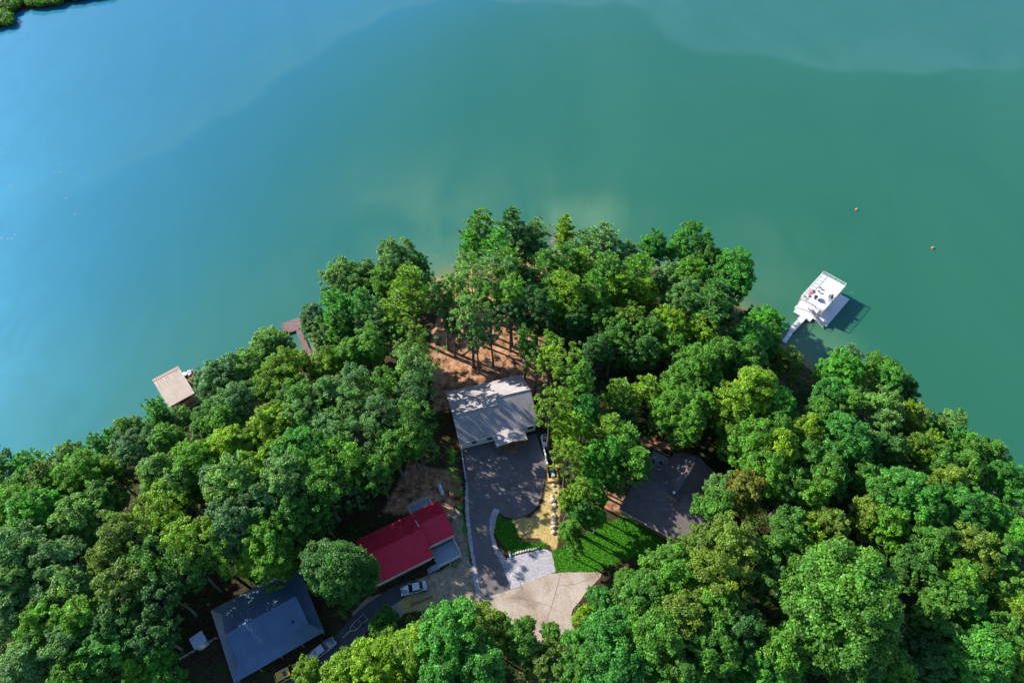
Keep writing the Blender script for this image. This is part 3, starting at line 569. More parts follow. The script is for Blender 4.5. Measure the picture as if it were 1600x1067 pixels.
TREES = [
('BS0',-95.8,59.0,1.67,1.04,1.5,'d',0.02,'dark green broadleaf tree left of the boathouse'),
('P0',-88.8,58.3,3.64,0.86,2.3,'g',0.04,'vivid green pine left of the boathouse, third nearest of its colour'),
('P1',-84.1,55.8,5.47,0.87,3.9,'o',-0.16,'olive green pine left of the boathouse'),
('BS1',-88.3,64.9,0.47,0.80,0.1,'b',0.12,'blue-green broadleaf tree left of the boathouse'),
('P2',-78.3,63.0,4.39,0.75,1.6,'g',-0.10,'vivid green pine left of the boathouse, second nearest of its colour'),
('P3',-75.7,65.3,4.07,0.75,6.3,'g',-0.01,'vivid green pine left of the boathouse, nearest of its colour'),
('P4',-70.4,71.6,3.26,0.75,5.3,'g',-0.01,'vivid green pine below the boathouse'),
('BM0',-89.4,55.0,4.55,0.86,4.0,'m',-0.13,'mid green broadleaf tree left of the boathouse, third nearest of its colour'),
('BM1',-82.2,53.7,6.51,0.84,4.0,'m',0.13,'mid green broadleaf tree left of the boathouse, second nearest of its colour'),
('BM2',-77.3,55.7,6.64,0.94,3.3,'m',0.09,'mid green broadleaf tree left of the boathouse, nearest of its colour'),
('BS2',-73.6,57.5,6.69,0.94,4.2,'y',-0.16,'yellow-green broadleaf tree below the boathouse, second nearest of its colour'),
('BS3',-73.3,66.6,4.32,0.99,4.8,'b',0.03,'blue-green broadleaf tree below the boathouse, second nearest of its colour'),
('BM3',-69.2,60.9,7.12,0.84,1.9,'b',-0.17,'blue-green broadleaf tree below the boathouse, third nearest of its colour'),
('BS4',-63.9,62.3,7.74,1.02,5.4,'m',-0.01,'mid green broadleaf tree below the boathouse, second nearest of its colour'),
('BM4',-62.9,55.1,8.85,0.88,4.5,'b',0.14,'blue-green broadleaf tree below the boathouse, fourth nearest of its colour'),
('BM5',-86.2,48.7,7.22,0.91,4.5,'m',0.15,'mid green broadleaf tree left of the boathouse, fourth nearest of its colour'),
('BM0',-80.3,48.2,8.49,0.99,2.5,'g',0.11,'vivid green broadleaf tree left of the boathouse'),
('BM1',-73.3,46.7,8.74,0.94,2.8,'b',0.16,'blue-green broadleaf tree below the boathouse, eighth nearest of its colour'),
('BS5',-71.5,50.5,8.72,0.96,5.5,'m',-0.14,'mid green broadleaf tree below the boathouse, fourth nearest of its colour'),
('L0',-64.4,43.4,8.95,1.15,0.9,'o',-0.10,'olive green broadleaf tree above the garden shed'),
('BM2',-79.3,40.5,8.66,0.99,6.1,'b',-0.02,'blue-green broadleaf tree left of the garden shed, eighth nearest of its colour'),
('BM3',-73.5,39.9,9.12,0.90,3.9,'b',-0.07,'blue-green broadleaf tree left of the garden shed, fourth nearest of its colour'),
('BM4',-65.6,39.7,8.99,0.90,3.2,'o',-0.04,'olive green broadleaf tree left of the garden shed, second nearest of its colour'),
('L1',-58.8,47.8,8.88,1.08,2.2,'y',0.03,'yellow-green broadleaf tree below the boathouse, fourth nearest of its colour'),
('BS6',-58.5,52.3,8.75,1.03,3.7,'b',0.15,'blue-green broadleaf tree below the boathouse, fifth nearest of its colour'),
('BM5',-56.4,56.2,9.05,0.93,4.3,'m',0.15,'mid green broadleaf tree below the boathouse, third nearest of its colour'),
('BM0',-52.2,59.2,8.53,0.95,5.4,'y',0.18,'yellow-green broadleaf tree below the boathouse, nearest of its colour'),
('BM1',-57.1,67.0,7.28,0.87,4.2,'m',-0.12,'mid green broadleaf tree right of the boathouse, nearest of its colour'),
('BM2',-47.9,51.7,9.16,1.00,5.4,'b',0.17,'blue-green broadleaf tree below the boathouse, seventh nearest of its colour'),
('L2',-52.8,42.7,9.05,1.10,5.7,'y',0.02,'yellow-green broadleaf tree above the garden shed'),
('L3',-57.6,39.9,8.96,1.08,4.5,'m',-0.10,'mid green broadleaf tree above the garden shed'),
('L0',-51.6,38.7,9.00,0.98,5.2,'d',0.03,'dark green broadleaf tree above the garden shed, second nearest of its colour'),
('BM3',-46.2,45.3,9.00,0.93,1.8,'b',-0.16,'blue-green broadleaf tree above the metal roofed house, nearest of its colour'),
('L1',-47.6,41.2,9.00,0.90,5.4,'m',0.18,'mid green broadleaf tree above the metal roofed house, third nearest of its colour'),
('BM4',-79.0,35.2,8.77,0.97,0.6,'b',0.11,'blue-green broadleaf tree left of the garden shed, seventh nearest of its colour'),
('BM5',-73.9,33.7,8.66,0.84,2.6,'b',-0.13,'blue-green broadleaf tree left of the garden shed, third nearest of its colour'),
('BM0',-68.5,35.4,9.42,0.88,1.8,'b',0.10,'blue-green broadleaf tree left of the garden shed, nearest of its colour'),
('BM1',-61.1,35.3,9.19,0.96,5.5,'o',-0.16,'olive green broadleaf tree left of the garden shed, nearest of its colour'),
('L2',-54.8,34.5,9.00,0.96,3.9,'d',-0.16,'dark green broadleaf tree above the garden shed, nearest of its colour'),
('BM2',-78.2,30.6,8.67,0.86,4.5,'b',-0.06,'blue-green broadleaf tree left of the garden shed, sixth nearest of its colour'),
('BM3',-72.6,29.2,9.08,0.86,5.5,'m',0.17,'mid green broadleaf tree left of the garden shed, fourth nearest of its colour'),
('BM4',-66.6,30.3,9.30,0.90,3.2,'m',0.18,'mid green broadleaf tree left of the garden shed, second nearest of its colour'),
('BM5',-61.7,30.7,9.10,0.86,1.9,'d',-0.15,'dark green broadleaf tree left of the garden shed, second nearest of its colour'),
('BS0',-55.7,29.0,9.00,0.96,3.8,'d',-0.17,'dark green broadleaf tree left of the garden shed, nearest of its colour'),
('BS1',-67.5,26.0,8.77,1.05,1.2,'b',-0.03,'blue-green broadleaf tree left of the garden shed, second nearest of its colour'),
('BS2',-61.1,26.1,9.04,0.97,3.8,'g',-0.12,'vivid green broadleaf tree left of the garden shed, second nearest of its colour'),
('BS3',-57.5,23.9,8.98,0.78,0.3,'m',0.13,'mid green broadleaf tree left of the garden shed, nearest of its colour'),
('BS4',-54.8,24.9,9.00,0.73,2.0,'g',0.17,'vivid green broadleaf tree left of the garden shed, nearest of its colour'),
('BM0',-73.2,23.9,9.00,0.87,5.6,'b',-0.04,'blue-green broadleaf tree left of the garden shed, fifth nearest of its colour'),
('BM1',-65.5,22.5,8.59,0.83,2.9,'m',0.01,'mid green broadleaf tree left of the garden shed, third nearest of its colour'),
('BS5',-52.9,22.3,9.00,0.67,4.0,'g',0.03,'vivid green broadleaf tree below the garden shed'),
('BM2',-39.4,107.8,0.30,1.03,3.5,'b',0.04,'blue-green broadleaf tree right of the old dock, third nearest of its colour'),
('BM3',-27.2,110.8,3.19,1.02,5.9,'b',0.00,'blue-green broadleaf tree left of the bare red slope, second nearest of its colour'),
('P0',-36.8,92.8,5.94,1.01,2.7,'g',0.08,'vivid green pine right of the old dock, nearest of its colour'),
('P1',-30.8,92.8,7.68,0.97,1.5,'g',-0.07,'vivid green pine right of the old dock, second nearest of its colour'),
('P2',-21.1,94.7,8.10,1.14,6.1,'y',0.01,'yellow-green pine left of the bare red slope, nearest of its colour'),
('P3',-21.3,110.1,4.13,0.75,3.4,'g',-0.18,'vivid green pine above the bare red slope'),
('T0',-14.4,92.4,8.58,1.05,2.6,'d',0.03,'dark green slender tree above the bare red slope'),
('P4',-24.9,90.1,8.40,0.89,0.1,'y',0.04,'yellow-green pine left of the bare red slope, second nearest of its colour'),
('BS6',-44.3,94.9,2.75,0.97,4.0,'b',-0.16,'blue-green broadleaf tree right of the old dock, nearest of its colour'),
('BM4',-36.1,90.6,6.74,0.82,3.9,'m',-0.01,'mid green broadleaf tree right of the old dock, nearest of its colour'),
('BM5',-28.4,88.1,8.87,0.83,4.3,'b',-0.05,'blue-green broadleaf tree right of the old dock, fifth nearest of its colour'),
('BM0',-51.8,87.0,2.67,1.02,4.4,'b',0.09,'blue-green broadleaf tree left of the old dock'),
('BM1',-57.9,77.7,3.93,1.05,0.1,'b',-0.16,'blue-green broadleaf tree right of the boathouse, second nearest of its colour'),
('BM2',-53.8,80.6,5.12,0.88,4.2,'b',0.17,'blue-green broadleaf tree below the old dock, nearest of its colour'),
('BS0',-60.9,77.9,3.25,0.97,1.6,'b',-0.02,'blue-green broadleaf tree right of the boathouse, nearest of its colour'),
('BM3',-44.2,79.4,7.39,0.91,3.7,'y',-0.06,'yellow-green broadleaf tree below the old dock, nearest of its colour'),
('BS1',-37.0,80.0,8.04,0.99,2.3,'y',-0.07,'yellow-green broadleaf tree right of the old dock'),
('BM4',-32.3,82.5,8.57,0.84,2.3,'m',0.03,'mid green broadleaf tree right of the old dock, second nearest of its colour'),
('BS2',-27.9,82.9,8.79,1.04,1.9,'m',-0.04,'mid green broadleaf tree right of the old dock, fourth nearest of its colour'),
('T1',-19.9,83.2,8.83,0.94,4.8,'y',-0.17,'yellow-green slender tree left of the bare red slope'),
('L3',-19.2,77.1,9.05,1.14,3.6,'b',0.08,'blue-green broadleaf tree left of the bare red slope, nearest of its colour'),
('L0',-19.2,71.7,9.00,1.03,1.9,'b',-0.10,'blue-green broadleaf tree left of the white house, nearest of its colour'),
('BM5',-52.6,69.8,7.71,0.90,5.0,'b',-0.09,'blue-green broadleaf tree right of the boathouse, third nearest of its colour'),
('BM0',-53.0,65.4,8.29,0.88,1.2,'m',-0.02,'mid green broadleaf tree right of the boathouse, second nearest of its colour'),
('BM1',-46.4,74.7,8.10,0.92,4.4,'y',-0.14,'yellow-green broadleaf tree below the old dock, second nearest of its colour'),
('BM2',-40.8,71.0,8.53,0.90,2.0,'m',-0.06,'mid green broadleaf tree below the old dock'),
('BS3',-35.3,71.7,8.98,1.05,5.2,'b',-0.02,'blue-green broadleaf tree below the old dock, second nearest of its colour'),
('L1',-30.8,73.7,8.47,1.02,5.4,'b',-0.12,'blue-green broadleaf tree right of the old dock, fourth nearest of its colour'),
('L2',-30.6,68.1,9.02,1.02,2.1,'b',0.05,'blue-green broadleaf tree below the old dock, fourth nearest of its colour'),
('L3',-25.5,73.9,8.88,0.93,5.6,'m',-0.02,'mid green broadleaf tree left of the bare red slope, second nearest of its colour'),
('L0',-19.0,65.7,9.00,1.06,1.4,'m',-0.14,'mid green broadleaf tree left of the white house, second nearest of its colour'),
('L1',-25.2,67.4,9.00,1.01,3.3,'b',-0.11,'blue-green broadleaf tree left of the white house, second nearest of its colour'),
('BM3',-45.7,64.5,8.39,0.90,5.1,'y',0.12,'yellow-green broadleaf tree right of the boathouse, second nearest of its colour'),
('BM4',-48.9,60.9,8.76,0.86,1.2,'y',-0.08,'yellow-green broadleaf tree right of the boathouse, nearest of its colour'),
('BM5',-38.8,65.9,8.93,0.90,5.1,'b',0.05,'blue-green broadleaf tree below the old dock, third nearest of its colour'),
('L2',-32.8,63.0,9.13,1.05,5.1,'b',-0.06,'blue-green broadleaf tree below the old dock, fifth nearest of its colour'),
('L3',-26.9,61.9,9.00,1.04,0.8,'b',-0.07,'blue-green broadleaf tree above the red-roofed cottage'),
('L0',-21.4,60.2,9.00,1.03,5.0,'m',-0.08,'mid green broadleaf tree above the red-roofed cottage, nearest of its colour'),
('L1',-18.6,62.3,9.00,0.88,2.2,'m',-0.03,'mid green broadleaf tree left of the white house, third nearest of its colour'),
('L2',-36.7,57.9,9.10,1.13,2.6,'g',-0.03,'vivid green broadleaf tree below the old dock'),
('BM0',-43.2,59.1,8.60,0.85,5.8,'y',-0.12,'yellow-green broadleaf tree right of the boathouse, third nearest of its colour'),
('L3',-29.8,56.1,9.00,1.12,0.0,'m',0.16,'mid green broadleaf tree above the red-roofed cottage, second nearest of its colour'),
('L0',-23.7,55.9,9.00,1.01,5.5,'d',0.18,'dark green broadleaf tree above the red-roofed cottage, nearest of its colour'),
('L1',-26.6,56.6,9.00,0.75,2.7,'d',0.16,'dark green broadleaf tree above the red-roofed cottage, second nearest of its colour'),
('BS4',-52.0,53.5,9.25,1.03,5.8,'b',-0.10,'blue-green broadleaf tree below the boathouse, sixth nearest of its colour'),
('BM1',-45.5,55.7,9.00,0.89,4.7,'y',0.12,'yellow-green broadleaf tree below the boathouse, third nearest of its colour'),
('BM2',-39.1,53.2,9.00,1.01,4.2,'b',0.01,'blue-green broadleaf tree left of the red-roofed cottage'),
('L2',-32.6,51.9,9.00,1.10,1.8,'m',-0.06,'mid green broadleaf tree left of the red-roofed cottage, nearest of its colour'),
('L3',-29.0,54.1,9.00,0.90,1.4,'d',-0.16,'dark green broadleaf tree above the red-roofed cottage, third nearest of its colour'),
('BM3',-42.9,49.8,9.02,0.91,3.7,'b',-0.08,'blue-green broadleaf tree above the metal roofed house, second nearest of its colour'),
('BM4',-37.6,48.1,9.00,0.90,5.1,'m',-0.16,'mid green broadleaf tree left of the red-roofed cottage, second nearest of its colour'),
('L0',-33.1,48.4,9.00,0.83,5.7,'d',0.07,'dark green broadleaf tree left of the red-roofed cottage'),
('BM5',-40.1,42.6,9.00,0.87,5.8,'m',0.14,'mid green broadleaf tree above the metal roofed house, second nearest of its colour'),
('BS5',-43.0,40.2,9.00,0.80,5.6,'y',0.03,'yellow-green broadleaf tree above the metal roofed house'),
('BS6',-38.6,39.8,9.00,0.91,0.1,'m',0.09,'mid green broadleaf tree above the metal roofed house, nearest of its colour'),
('BL0',-27.7,38.4,9.00,0.85,1.1,'d',-0.07,'round dark green tree between the metal roofed house and the red-roofed cottage'),
('P0',-7.5,119.7,3.55,1.02,4.2,'m',0.01,'mid green pine left of the dead grey tree'),
('P1',-9.6,116.1,4.71,0.85,2.6,'g',0.16,'vivid green pine left of the dead grey tree, second nearest of its colour'),
('P2',0.0,117.8,5.96,1.00,3.8,'d',-0.06,'dark green pine left of the dead grey tree'),
('P3',-3.5,109.3,7.49,1.03,1.6,'g',0.13,'vivid green pine left of the dead grey tree, nearest of its colour'),
('P4',5.5,117.7,6.36,0.85,3.0,'b',0.10,'blue-green pine left of the dead grey tree'),
('BM0',3.5,116.3,6.65,0.84,2.2,'b',-0.11,'blue-green broadleaf tree left of the dead grey tree'),
('F0',13.3,127.5,2.12,0.97,3.4,'y',0.11,'feathery star shaped young pine on the tip of the wooded point'),
('X0',9.7,121.6,4.98,0.85,1.1,'b',0.11,'grey leafless dead tree among the pines on the tip of the point'),
('L1',-10.2,107.8,7.48,0.87,5.8,'b',0.11,'blue-green broadleaf tree above the bare red slope, third nearest of its colour'),
('P0',-1.1,102.8,8.51,0.97,5.2,'y',-0.18,'yellow-green pine left of the dead grey tree'),
('L2',-8.4,97.8,9.00,1.15,3.9,'b',0.13,'blue-green broadleaf tree above the bare red slope, nearest of its colour'),
('L3',-2.5,99.5,8.52,1.19,0.3,'b',-0.08,'blue-green broadleaf tree above the bare red slope, second nearest of its colour'),
('BM1',2.0,102.3,8.60,0.82,1.7,'d',0.01,'dark green broadleaf tree below the dead grey tree, nearest of its colour'),
('L0',-4.7,93.9,9.04,1.07,2.7,'m',-0.01,'mid green broadleaf tree above the bare red slope'),
('BM2',3.2,94.8,8.92,0.85,4.9,'d',-0.18,'dark green broadleaf tree right of the bare red slope, nearest of its colour'),
('BS0',5.7,91.3,9.09,0.93,0.3,'d',-0.13,'dark green broadleaf tree right of the bare red slope, second nearest of its colour'),
('L1',-0.4,91.5,9.44,0.96,0.8,'b',-0.16,'blue-green broadleaf tree right of the bare red slope'),
('T2',-8.5,87.2,8.93,1.11,6.1,'b',0.13,'blue-green slender tree above the bare red slope'),
('T3',-7.3,85.7,9.01,0.79,0.5,'b',0.00,'blue-green slender tree right of the bare red slope, nearest of its colour'),
('T0',2.8,83.1,9.00,0.86,2.0,'m',-0.07,'mid green slender tree right of the bare red slope, nearest of its colour'),
('P1',10.5,97.7,8.77,0.95,2.2,'y',0.05,'yellow-green pine below the dead grey tree, nearest of its colour'),
('P2',8.1,98.4,8.73,0.81,3.7,'m',-0.05,'mid green pine below the dead grey tree, third nearest of its colour'),
('P3',6.6,102.9,8.41,1.00,1.2,'m',-0.06,'mid green pine below the dead grey tree, nearest of its colour'),
('P4',20.4,110.4,7.56,1.04,0.8,'b',0.02,'blue-green pine right of the dead grey tree, second nearest of its colour'),
('P0',16.8,113.3,6.72,0.87,4.5,'b',-0.04,'blue-green pine right of the dead grey tree, nearest of its colour'),
('BS1',32.8,114.2,6.20,1.06,0.5,'g',-0.12,'vivid green broadleaf tree right of the dead grey tree, nearest of its colour'),
('P1',26.1,109.2,8.03,0.85,2.3,'b',0.04,'blue-green pine right of the dead grey tree, third nearest of its colour'),
('BM3',41.1,116.1,4.16,1.01,4.9,'g',-0.04,'vivid green broadleaf tree right of the dead grey tree, second nearest of its colour'),
('BM4',44.8,110.9,5.03,0.93,5.0,'d',0.04,'dark green broadleaf tree left of the two storey dock, third nearest of its colour'),
('BM5',49.2,106.6,5.18,1.03,2.7,'g',-0.05,'vivid green broadleaf tree left of the two storey dock, fourth nearest of its colour'),
('BS2',50.9,103.4,5.75,0.99,3.1,'g',0.07,'vivid green broadleaf tree left of the two storey dock, third nearest of its colour'),
('BM0',39.7,103.7,7.32,1.01,2.6,'m',0.07,'mid green broadleaf tree left of the two storey dock, second nearest of its colour'),
('P2',11.7,103.6,9.03,0.97,2.9,'m',-0.09,'mid green pine below the dead grey tree, second nearest of its colour'),
('P3',14.9,103.9,9.00,0.90,3.4,'y',0.07,'yellow-green pine right of the dead grey tree'),
('P4',20.6,100.7,9.37,0.99,0.4,'m',-0.03,'mid green pine right of the dead grey tree, nearest of its colour'),
('P0',27.6,101.8,8.60,0.96,2.7,'m',0.14,'mid green pine right of the dead grey tree, second nearest of its colour'),
('BM1',35.9,104.3,7.40,0.86,5.9,'b',-0.05,'blue-green broadleaf tree right of the dead grey tree'),
('P1',17.2,95.0,9.14,1.00,5.6,'m',0.10,'mid green pine below the dead grey tree, fourth nearest of its colour'),
('P2',12.4,94.6,8.79,0.97,1.6,'y',-0.01,'yellow-green pine below the dead grey tree, second nearest of its colour'),
('BS3',22.8,98.1,9.17,1.06,0.8,'y',0.11,'yellow-green broadleaf tree right of the dead grey tree, nearest of its colour'),
('BS4',28.3,97.5,9.02,1.02,4.2,'y',0.14,'yellow-green broadleaf tree right of the dead grey tree, second nearest of its colour'),
('BM2',17.3,95.0,9.13,0.85,5.0,'m',0.06,'mid green broadleaf tree below the dead grey tree, second nearest of its colour'),
('BM3',36.4,96.3,8.92,0.91,4.6,'b',0.02,'blue-green broadleaf tree left of the two storey dock'),
('P3',40.3,91.5,9.06,1.12,0.6,'d',0.03,'dark green pine left of the two storey dock'),
('BM4',43.6,94.6,7.87,0.86,0.0,'d',-0.13,'dark green broadleaf tree left of the two storey dock, second nearest of its colour'),
('BS5',24.4,90.0,8.75,1.03,4.9,'y',-0.16,'yellow-green broadleaf tree below the dead grey tree'),
('BM5',19.6,91.0,8.74,0.84,0.6,'m',-0.14,'mid green broadleaf tree below the dead grey tree, third nearest of its colour'),
('BM0',13.5,91.1,8.80,0.84,5.5,'d',-0.12,'dark green broadleaf tree below the dead grey tree, second nearest of its colour'),
('BS6',8.8,94.6,9.20,0.94,0.1,'m',0.12,'mid green broadleaf tree below the dead grey tree, nearest of its colour'),
('BM1',32.0,88.2,9.41,0.91,0.8,'y',0.12,'yellow-green broadleaf tree right of the dead grey tree, third nearest of its colour'),
('BS0',38.7,87.9,9.11,0.95,4.2,'y',0.12,'yellow-green broadleaf tree left of the two storey dock'),
('BS1',32.6,83.9,8.96,1.00,6.0,'m',0.03,'mid green broadleaf tree above the dark roofed house, seventh nearest of its colour'),
('BS2',21.0,85.5,8.50,1.05,5.0,'m',-0.17,'mid green broadleaf tree below the dead grey tree, fourth nearest of its colour'),
('BS3',26.4,81.8,9.05,1.03,4.8,'d',0.00,'dark green broadleaf tree above the dark roofed house, second nearest of its colour'),
('BS4',17.3,82.2,9.17,1.03,4.5,'d',-0.14,'dark green broadleaf tree below the dead grey tree, third nearest of its colour'),
('BS5',28.3,86.8,8.91,1.05,4.7,'d',0.16,'dark green broadleaf tree right of the dead grey tree'),
('BS6',53.7,98.7,4.99,0.62,0.4,'d',-0.06,'dark green broadleaf tree left of the two storey dock, nearest of its colour'),
('BM2',53.1,91.4,6.38,0.85,3.5,'g',0.12,'vivid green broadleaf tree left of the two storey dock, nearest of its colour'),
('BM3',49.6,84.8,8.14,0.88,1.5,'g',-0.12,'vivid green broadleaf tree left of the two storey dock, second nearest of its colour'),
('BS0',53.7,86.7,7.05,0.92,1.6,'m',0.04,'mid green broadleaf tree left of the two storey dock, nearest of its colour'),
('BS1',56.3,82.1,7.35,0.90,4.7,'o',-0.04,'olive green broadleaf tree left of the orange leaved bush'),
('BM4',41.9,81.5,8.96,0.89,2.3,'m',-0.04,'mid green broadleaf tree left of the orange leaved bush, third nearest of its colour'),
('BM5',35.4,78.2,8.57,0.98,2.2,'m',-0.03,'mid green broadleaf tree above the dark roofed house, sixth nearest of its colour'),
('BM0',38.4,76.5,8.54,0.92,0.5,'m',0.00,'mid green broadleaf tree left of the orange leaved bush, fourth nearest of its colour'),
('BM1',32.8,75.0,8.88,0.86,6.1,'m',-0.03,'mid green broadleaf tree above the dark roofed house, fifth nearest of its colour'),
('BM2',46.7,80.3,8.84,0.83,4.7,'m',-0.12,'mid green broadleaf tree left of the orange leaved bush, nearest of its colour'),
('BM3',30.6,69.3,9.00,0.87,4.3,'m',0.09,'mid green broadleaf tree above the dark roofed house, third nearest of its colour'),
('BS2',34.6,69.2,9.00,1.04,4.2,'m',0.01,'mid green broadleaf tree above the dark roofed house, fourth nearest of its colour'),
('BS3',33.5,65.4,9.00,1.02,3.0,'m',0.05,'mid green broadleaf tree above the dark roofed house, second nearest of its colour'),
('BS4',31.5,65.4,9.00,0.70,5.6,'m',-0.13,'mid green broadleaf tree above the dark roofed house, nearest of its colour'),
('BM4',45.7,71.0,9.03,1.09,0.6,'y',0.09,'yellow-green broadleaf tree left of the orange leaved bush, nearest of its colour'),
('BM5',42.5,68.4,9.00,0.94,5.8,'y',0.01,'yellow-green broadleaf tree left of the orange leaved bush, second nearest of its colour'),
('BM0',49.8,69.7,9.21,0.94,2.8,'g',0.08,'vivid green broadleaf tree left of the orange leaved bush'),
('P4',20.5,72.5,9.03,0.76,1.2,'y',-0.08,'yellow-green pine above the lumber frame, second nearest of its colour'),
('P0',25.8,73.2,9.06,0.75,1.3,'y',0.03,'yellow-green pine above the dark roofed house'),
('T1',10.3,75.2,9.00,1.05,2.0,'y',-0.10,'yellow-green slender tree right of the white house, second nearest of its colour'),
('T2',7.1,78.3,9.00,0.92,4.3,'y',0.16,'yellow-green slender tree right of the bare red slope'),
('T3',12.7,72.1,9.01,1.04,1.9,'m',0.07,'mid green slender tree right of the white house'),
('T0',7.9,82.4,9.00,0.85,2.6,'m',0.13,'mid green slender tree right of the bare red slope, third nearest of its colour'),
('T1',7.3,66.9,9.00,0.94,3.7,'y',-0.08,'yellow-green slender tree right of the white house, nearest of its colour'),
('P1',11.8,72.0,8.98,0.76,1.4,'y',-0.17,'yellow-green pine right of the white house'),
('P2',13.8,68.3,9.00,0.81,3.0,'g',-0.04,'vivid green pine above the lumber frame'),
('P3',17.6,64.5,9.00,0.80,1.1,'y',-0.05,'yellow-green pine right of the lumber frame'),
('P4',20.6,62.2,9.00,0.79,2.0,'m',0.10,'mid green pine above the dark roofed house, second nearest of its colour'),
('P0',10.5,64.6,9.00,0.77,0.9,'y',0.18,'yellow-green pine above the lumber frame, nearest of its colour'),
('T2',10.1,58.5,9.00,0.87,3.0,'y',0.04,'yellow-green slender tree above the lumber frame'),
('BS5',14.8,59.2,9.00,0.87,2.9,'g',0.12,'vivid green broadleaf tree right of the lumber frame, nearest of its colour'),
('P1',17.9,59.7,9.00,0.75,5.2,'g',0.02,'vivid green pine right of the lumber frame'),
('P2',22.4,58.0,9.00,0.75,3.0,'m',0.08,'mid green pine above the dark roofed house, nearest of its colour'),
('BS6',22.5,68.0,9.00,0.77,5.4,'d',-0.04,'dark green broadleaf tree above the dark roofed house, nearest of its colour'),
('BS0',16.4,57.3,9.00,0.74,4.6,'g',0.17,'vivid green broadleaf tree right of the lumber frame, third nearest of its colour'),
('T3',11.8,51.4,9.00,0.81,2.9,'y',-0.10,'yellow-green slender tree right of the lumber frame'),
('T0',9.8,50.9,9.00,0.67,1.5,'y',0.08,'yellow-green slender tree below the lumber frame'),
('BS1',14.5,53.4,9.00,0.76,4.2,'g',0.17,'vivid green broadleaf tree right of the lumber frame, second nearest of its colour'),
('BS2',18.2,56.4,9.00,0.67,5.4,'m',-0.09,'mid green broadleaf tree left of the dark roofed house'),
('BS3',12.1,49.1,9.00,0.74,1.2,'g',-0.09,'vivid green broadleaf tree below the lumber frame'),
('BS4',10.2,46.7,9.00,0.64,1.2,'m',0.07,'mid green broadleaf tree below the lumber frame'),
('BS5',15.2,49.2,9.00,0.59,5.4,'m',0.14,'mid green broadleaf tree right of the lumber frame'),
('BS6',10.7,44.9,9.00,0.50,1.6,'m',0.13,'mid green broadleaf tree above the cul-de-sac'),
('BS0',20.5,59.1,9.00,0.58,2.0,'d',-0.03,'dark green broadleaf tree left of the dark roofed house'),
('BS1',69.0,83.1,4.83,1.02,4.6,'b',-0.15,'blue-green broadleaf tree right of the orange leaved bush, nearest of its colour'),
('BM1',66.1,78.8,6.05,0.94,0.6,'g',0.12,'vivid green broadleaf tree right of the orange leaved bush, nearest of its colour'),
('BM2',77.9,83.5,0.45,0.85,1.8,'m',-0.05,'mid green broadleaf tree right of the orange leaved bush, second nearest of its colour'),
('BS2',77.9,85.2,0.30,0.72,3.6,'y',0.06,'yellow-green broadleaf tree right of the orange leaved bush, second nearest of its colour'),
('BS3',77.0,78.8,2.62,1.05,0.0,'g',-0.06,'vivid green broadleaf tree right of the orange leaved bush, second nearest of its colour'),
('BS4',81.6,78.7,1.44,0.92,2.7,'d',-0.01,'dark green broadleaf tree right of the orange leaved bush, nearest of its colour'),
('BS5',82.8,74.9,2.23,0.65,1.3,'d',0.03,'dark green broadleaf tree right of the orange leaved bush, second nearest of its colour'),
('S0',66.8,83.3,5.17,0.98,6.0,'r',-0.04,'orange leaved bush among green trees near the right shore'),
('BS6',67.2,81.3,5.21,0.58,3.4,'y',-0.14,'yellow-green broadleaf tree right of the orange leaved bush, nearest of its colour'),
('BS0',71.8,76.5,4.91,0.86,1.7,'o',0.06,'olive green broadleaf tree right of the orange leaved bush, nearest of its colour'),
('BS1',71.1,70.2,7.12,1.06,0.7,'b',0.14,'blue-green broadleaf tree right of the orange leaved bush, second nearest of its colour'),
('BS2',60.5,71.8,8.23,0.99,5.7,'g',-0.15,'vivid green broadleaf tree below the orange leaved bush, nearest of its colour'),
('BS3',63.7,69.8,7.89,1.05,5.9,'m',-0.05,'mid green broadleaf tree right of the orange leaved bush, nearest of its colour'),
('BS4',73.2,68.7,6.81,0.92,4.9,'b',0.09,'blue-green broadleaf tree right of the orange leaved bush, fourth nearest of its colour'),
('BS5',69.3,65.7,8.08,0.97,1.9,'b',0.06,'blue-green broadleaf tree right of the orange leaved bush, third nearest of its colour'),
('BS6',77.6,67.8,5.62,0.96,4.1,'o',0.11,'olive green broadleaf tree right of the orange leaved bush, second nearest of its colour'),
('BS0',82.4,68.5,4.64,0.79,1.7,'d',0.09,'dark green broadleaf tree right of the orange leaved bush, fourth nearest of its colour'),
('BS1',87.6,69.9,2.56,0.91,6.0,'b',0.06,'blue-green broadleaf tree right of the orange leaved bush, fifth nearest of its colour'),
('BS2',85.7,64.9,4.32,0.92,3.4,'g',-0.14,'vivid green broadleaf tree right of the orange leaved bush, third nearest of its colour'),
('BM3',49.1,63.5,8.72,0.87,3.1,'m',-0.05,'mid green broadleaf tree below the orange leaved bush, second nearest of its colour'),
('BM4',54.1,63.3,8.80,0.89,4.5,'y',0.06,'yellow-green broadleaf tree below the orange leaved bush, nearest of its colour'),
('BS3',58.3,67.4,8.70,1.00,3.6,'m',-0.11,'mid green broadleaf tree below the orange leaved bush, nearest of its colour'),
('BM5',43.7,60.6,9.00,0.95,4.1,'m',0.05,'mid green broadleaf tree left of the orange leaved bush, second nearest of its colour'),
('BM0',48.5,59.1,8.95,0.95,1.1,'y',0.14,'yellow-green broadleaf tree below the orange leaved bush, second nearest of its colour'),
('BM1',60.3,61.1,8.81,1.02,4.1,'g',-0.14,'vivid green broadleaf tree below the orange leaved bush, second nearest of its colour'),
('BM2',53.8,58.0,8.49,0.85,5.9,'m',-0.13,'mid green broadleaf tree below the orange leaved bush, third nearest of its colour'),
('BM3',45.7,55.7,8.96,0.89,2.1,'m',0.08,'mid green broadleaf tree right of the dark roofed house, second nearest of its colour'),
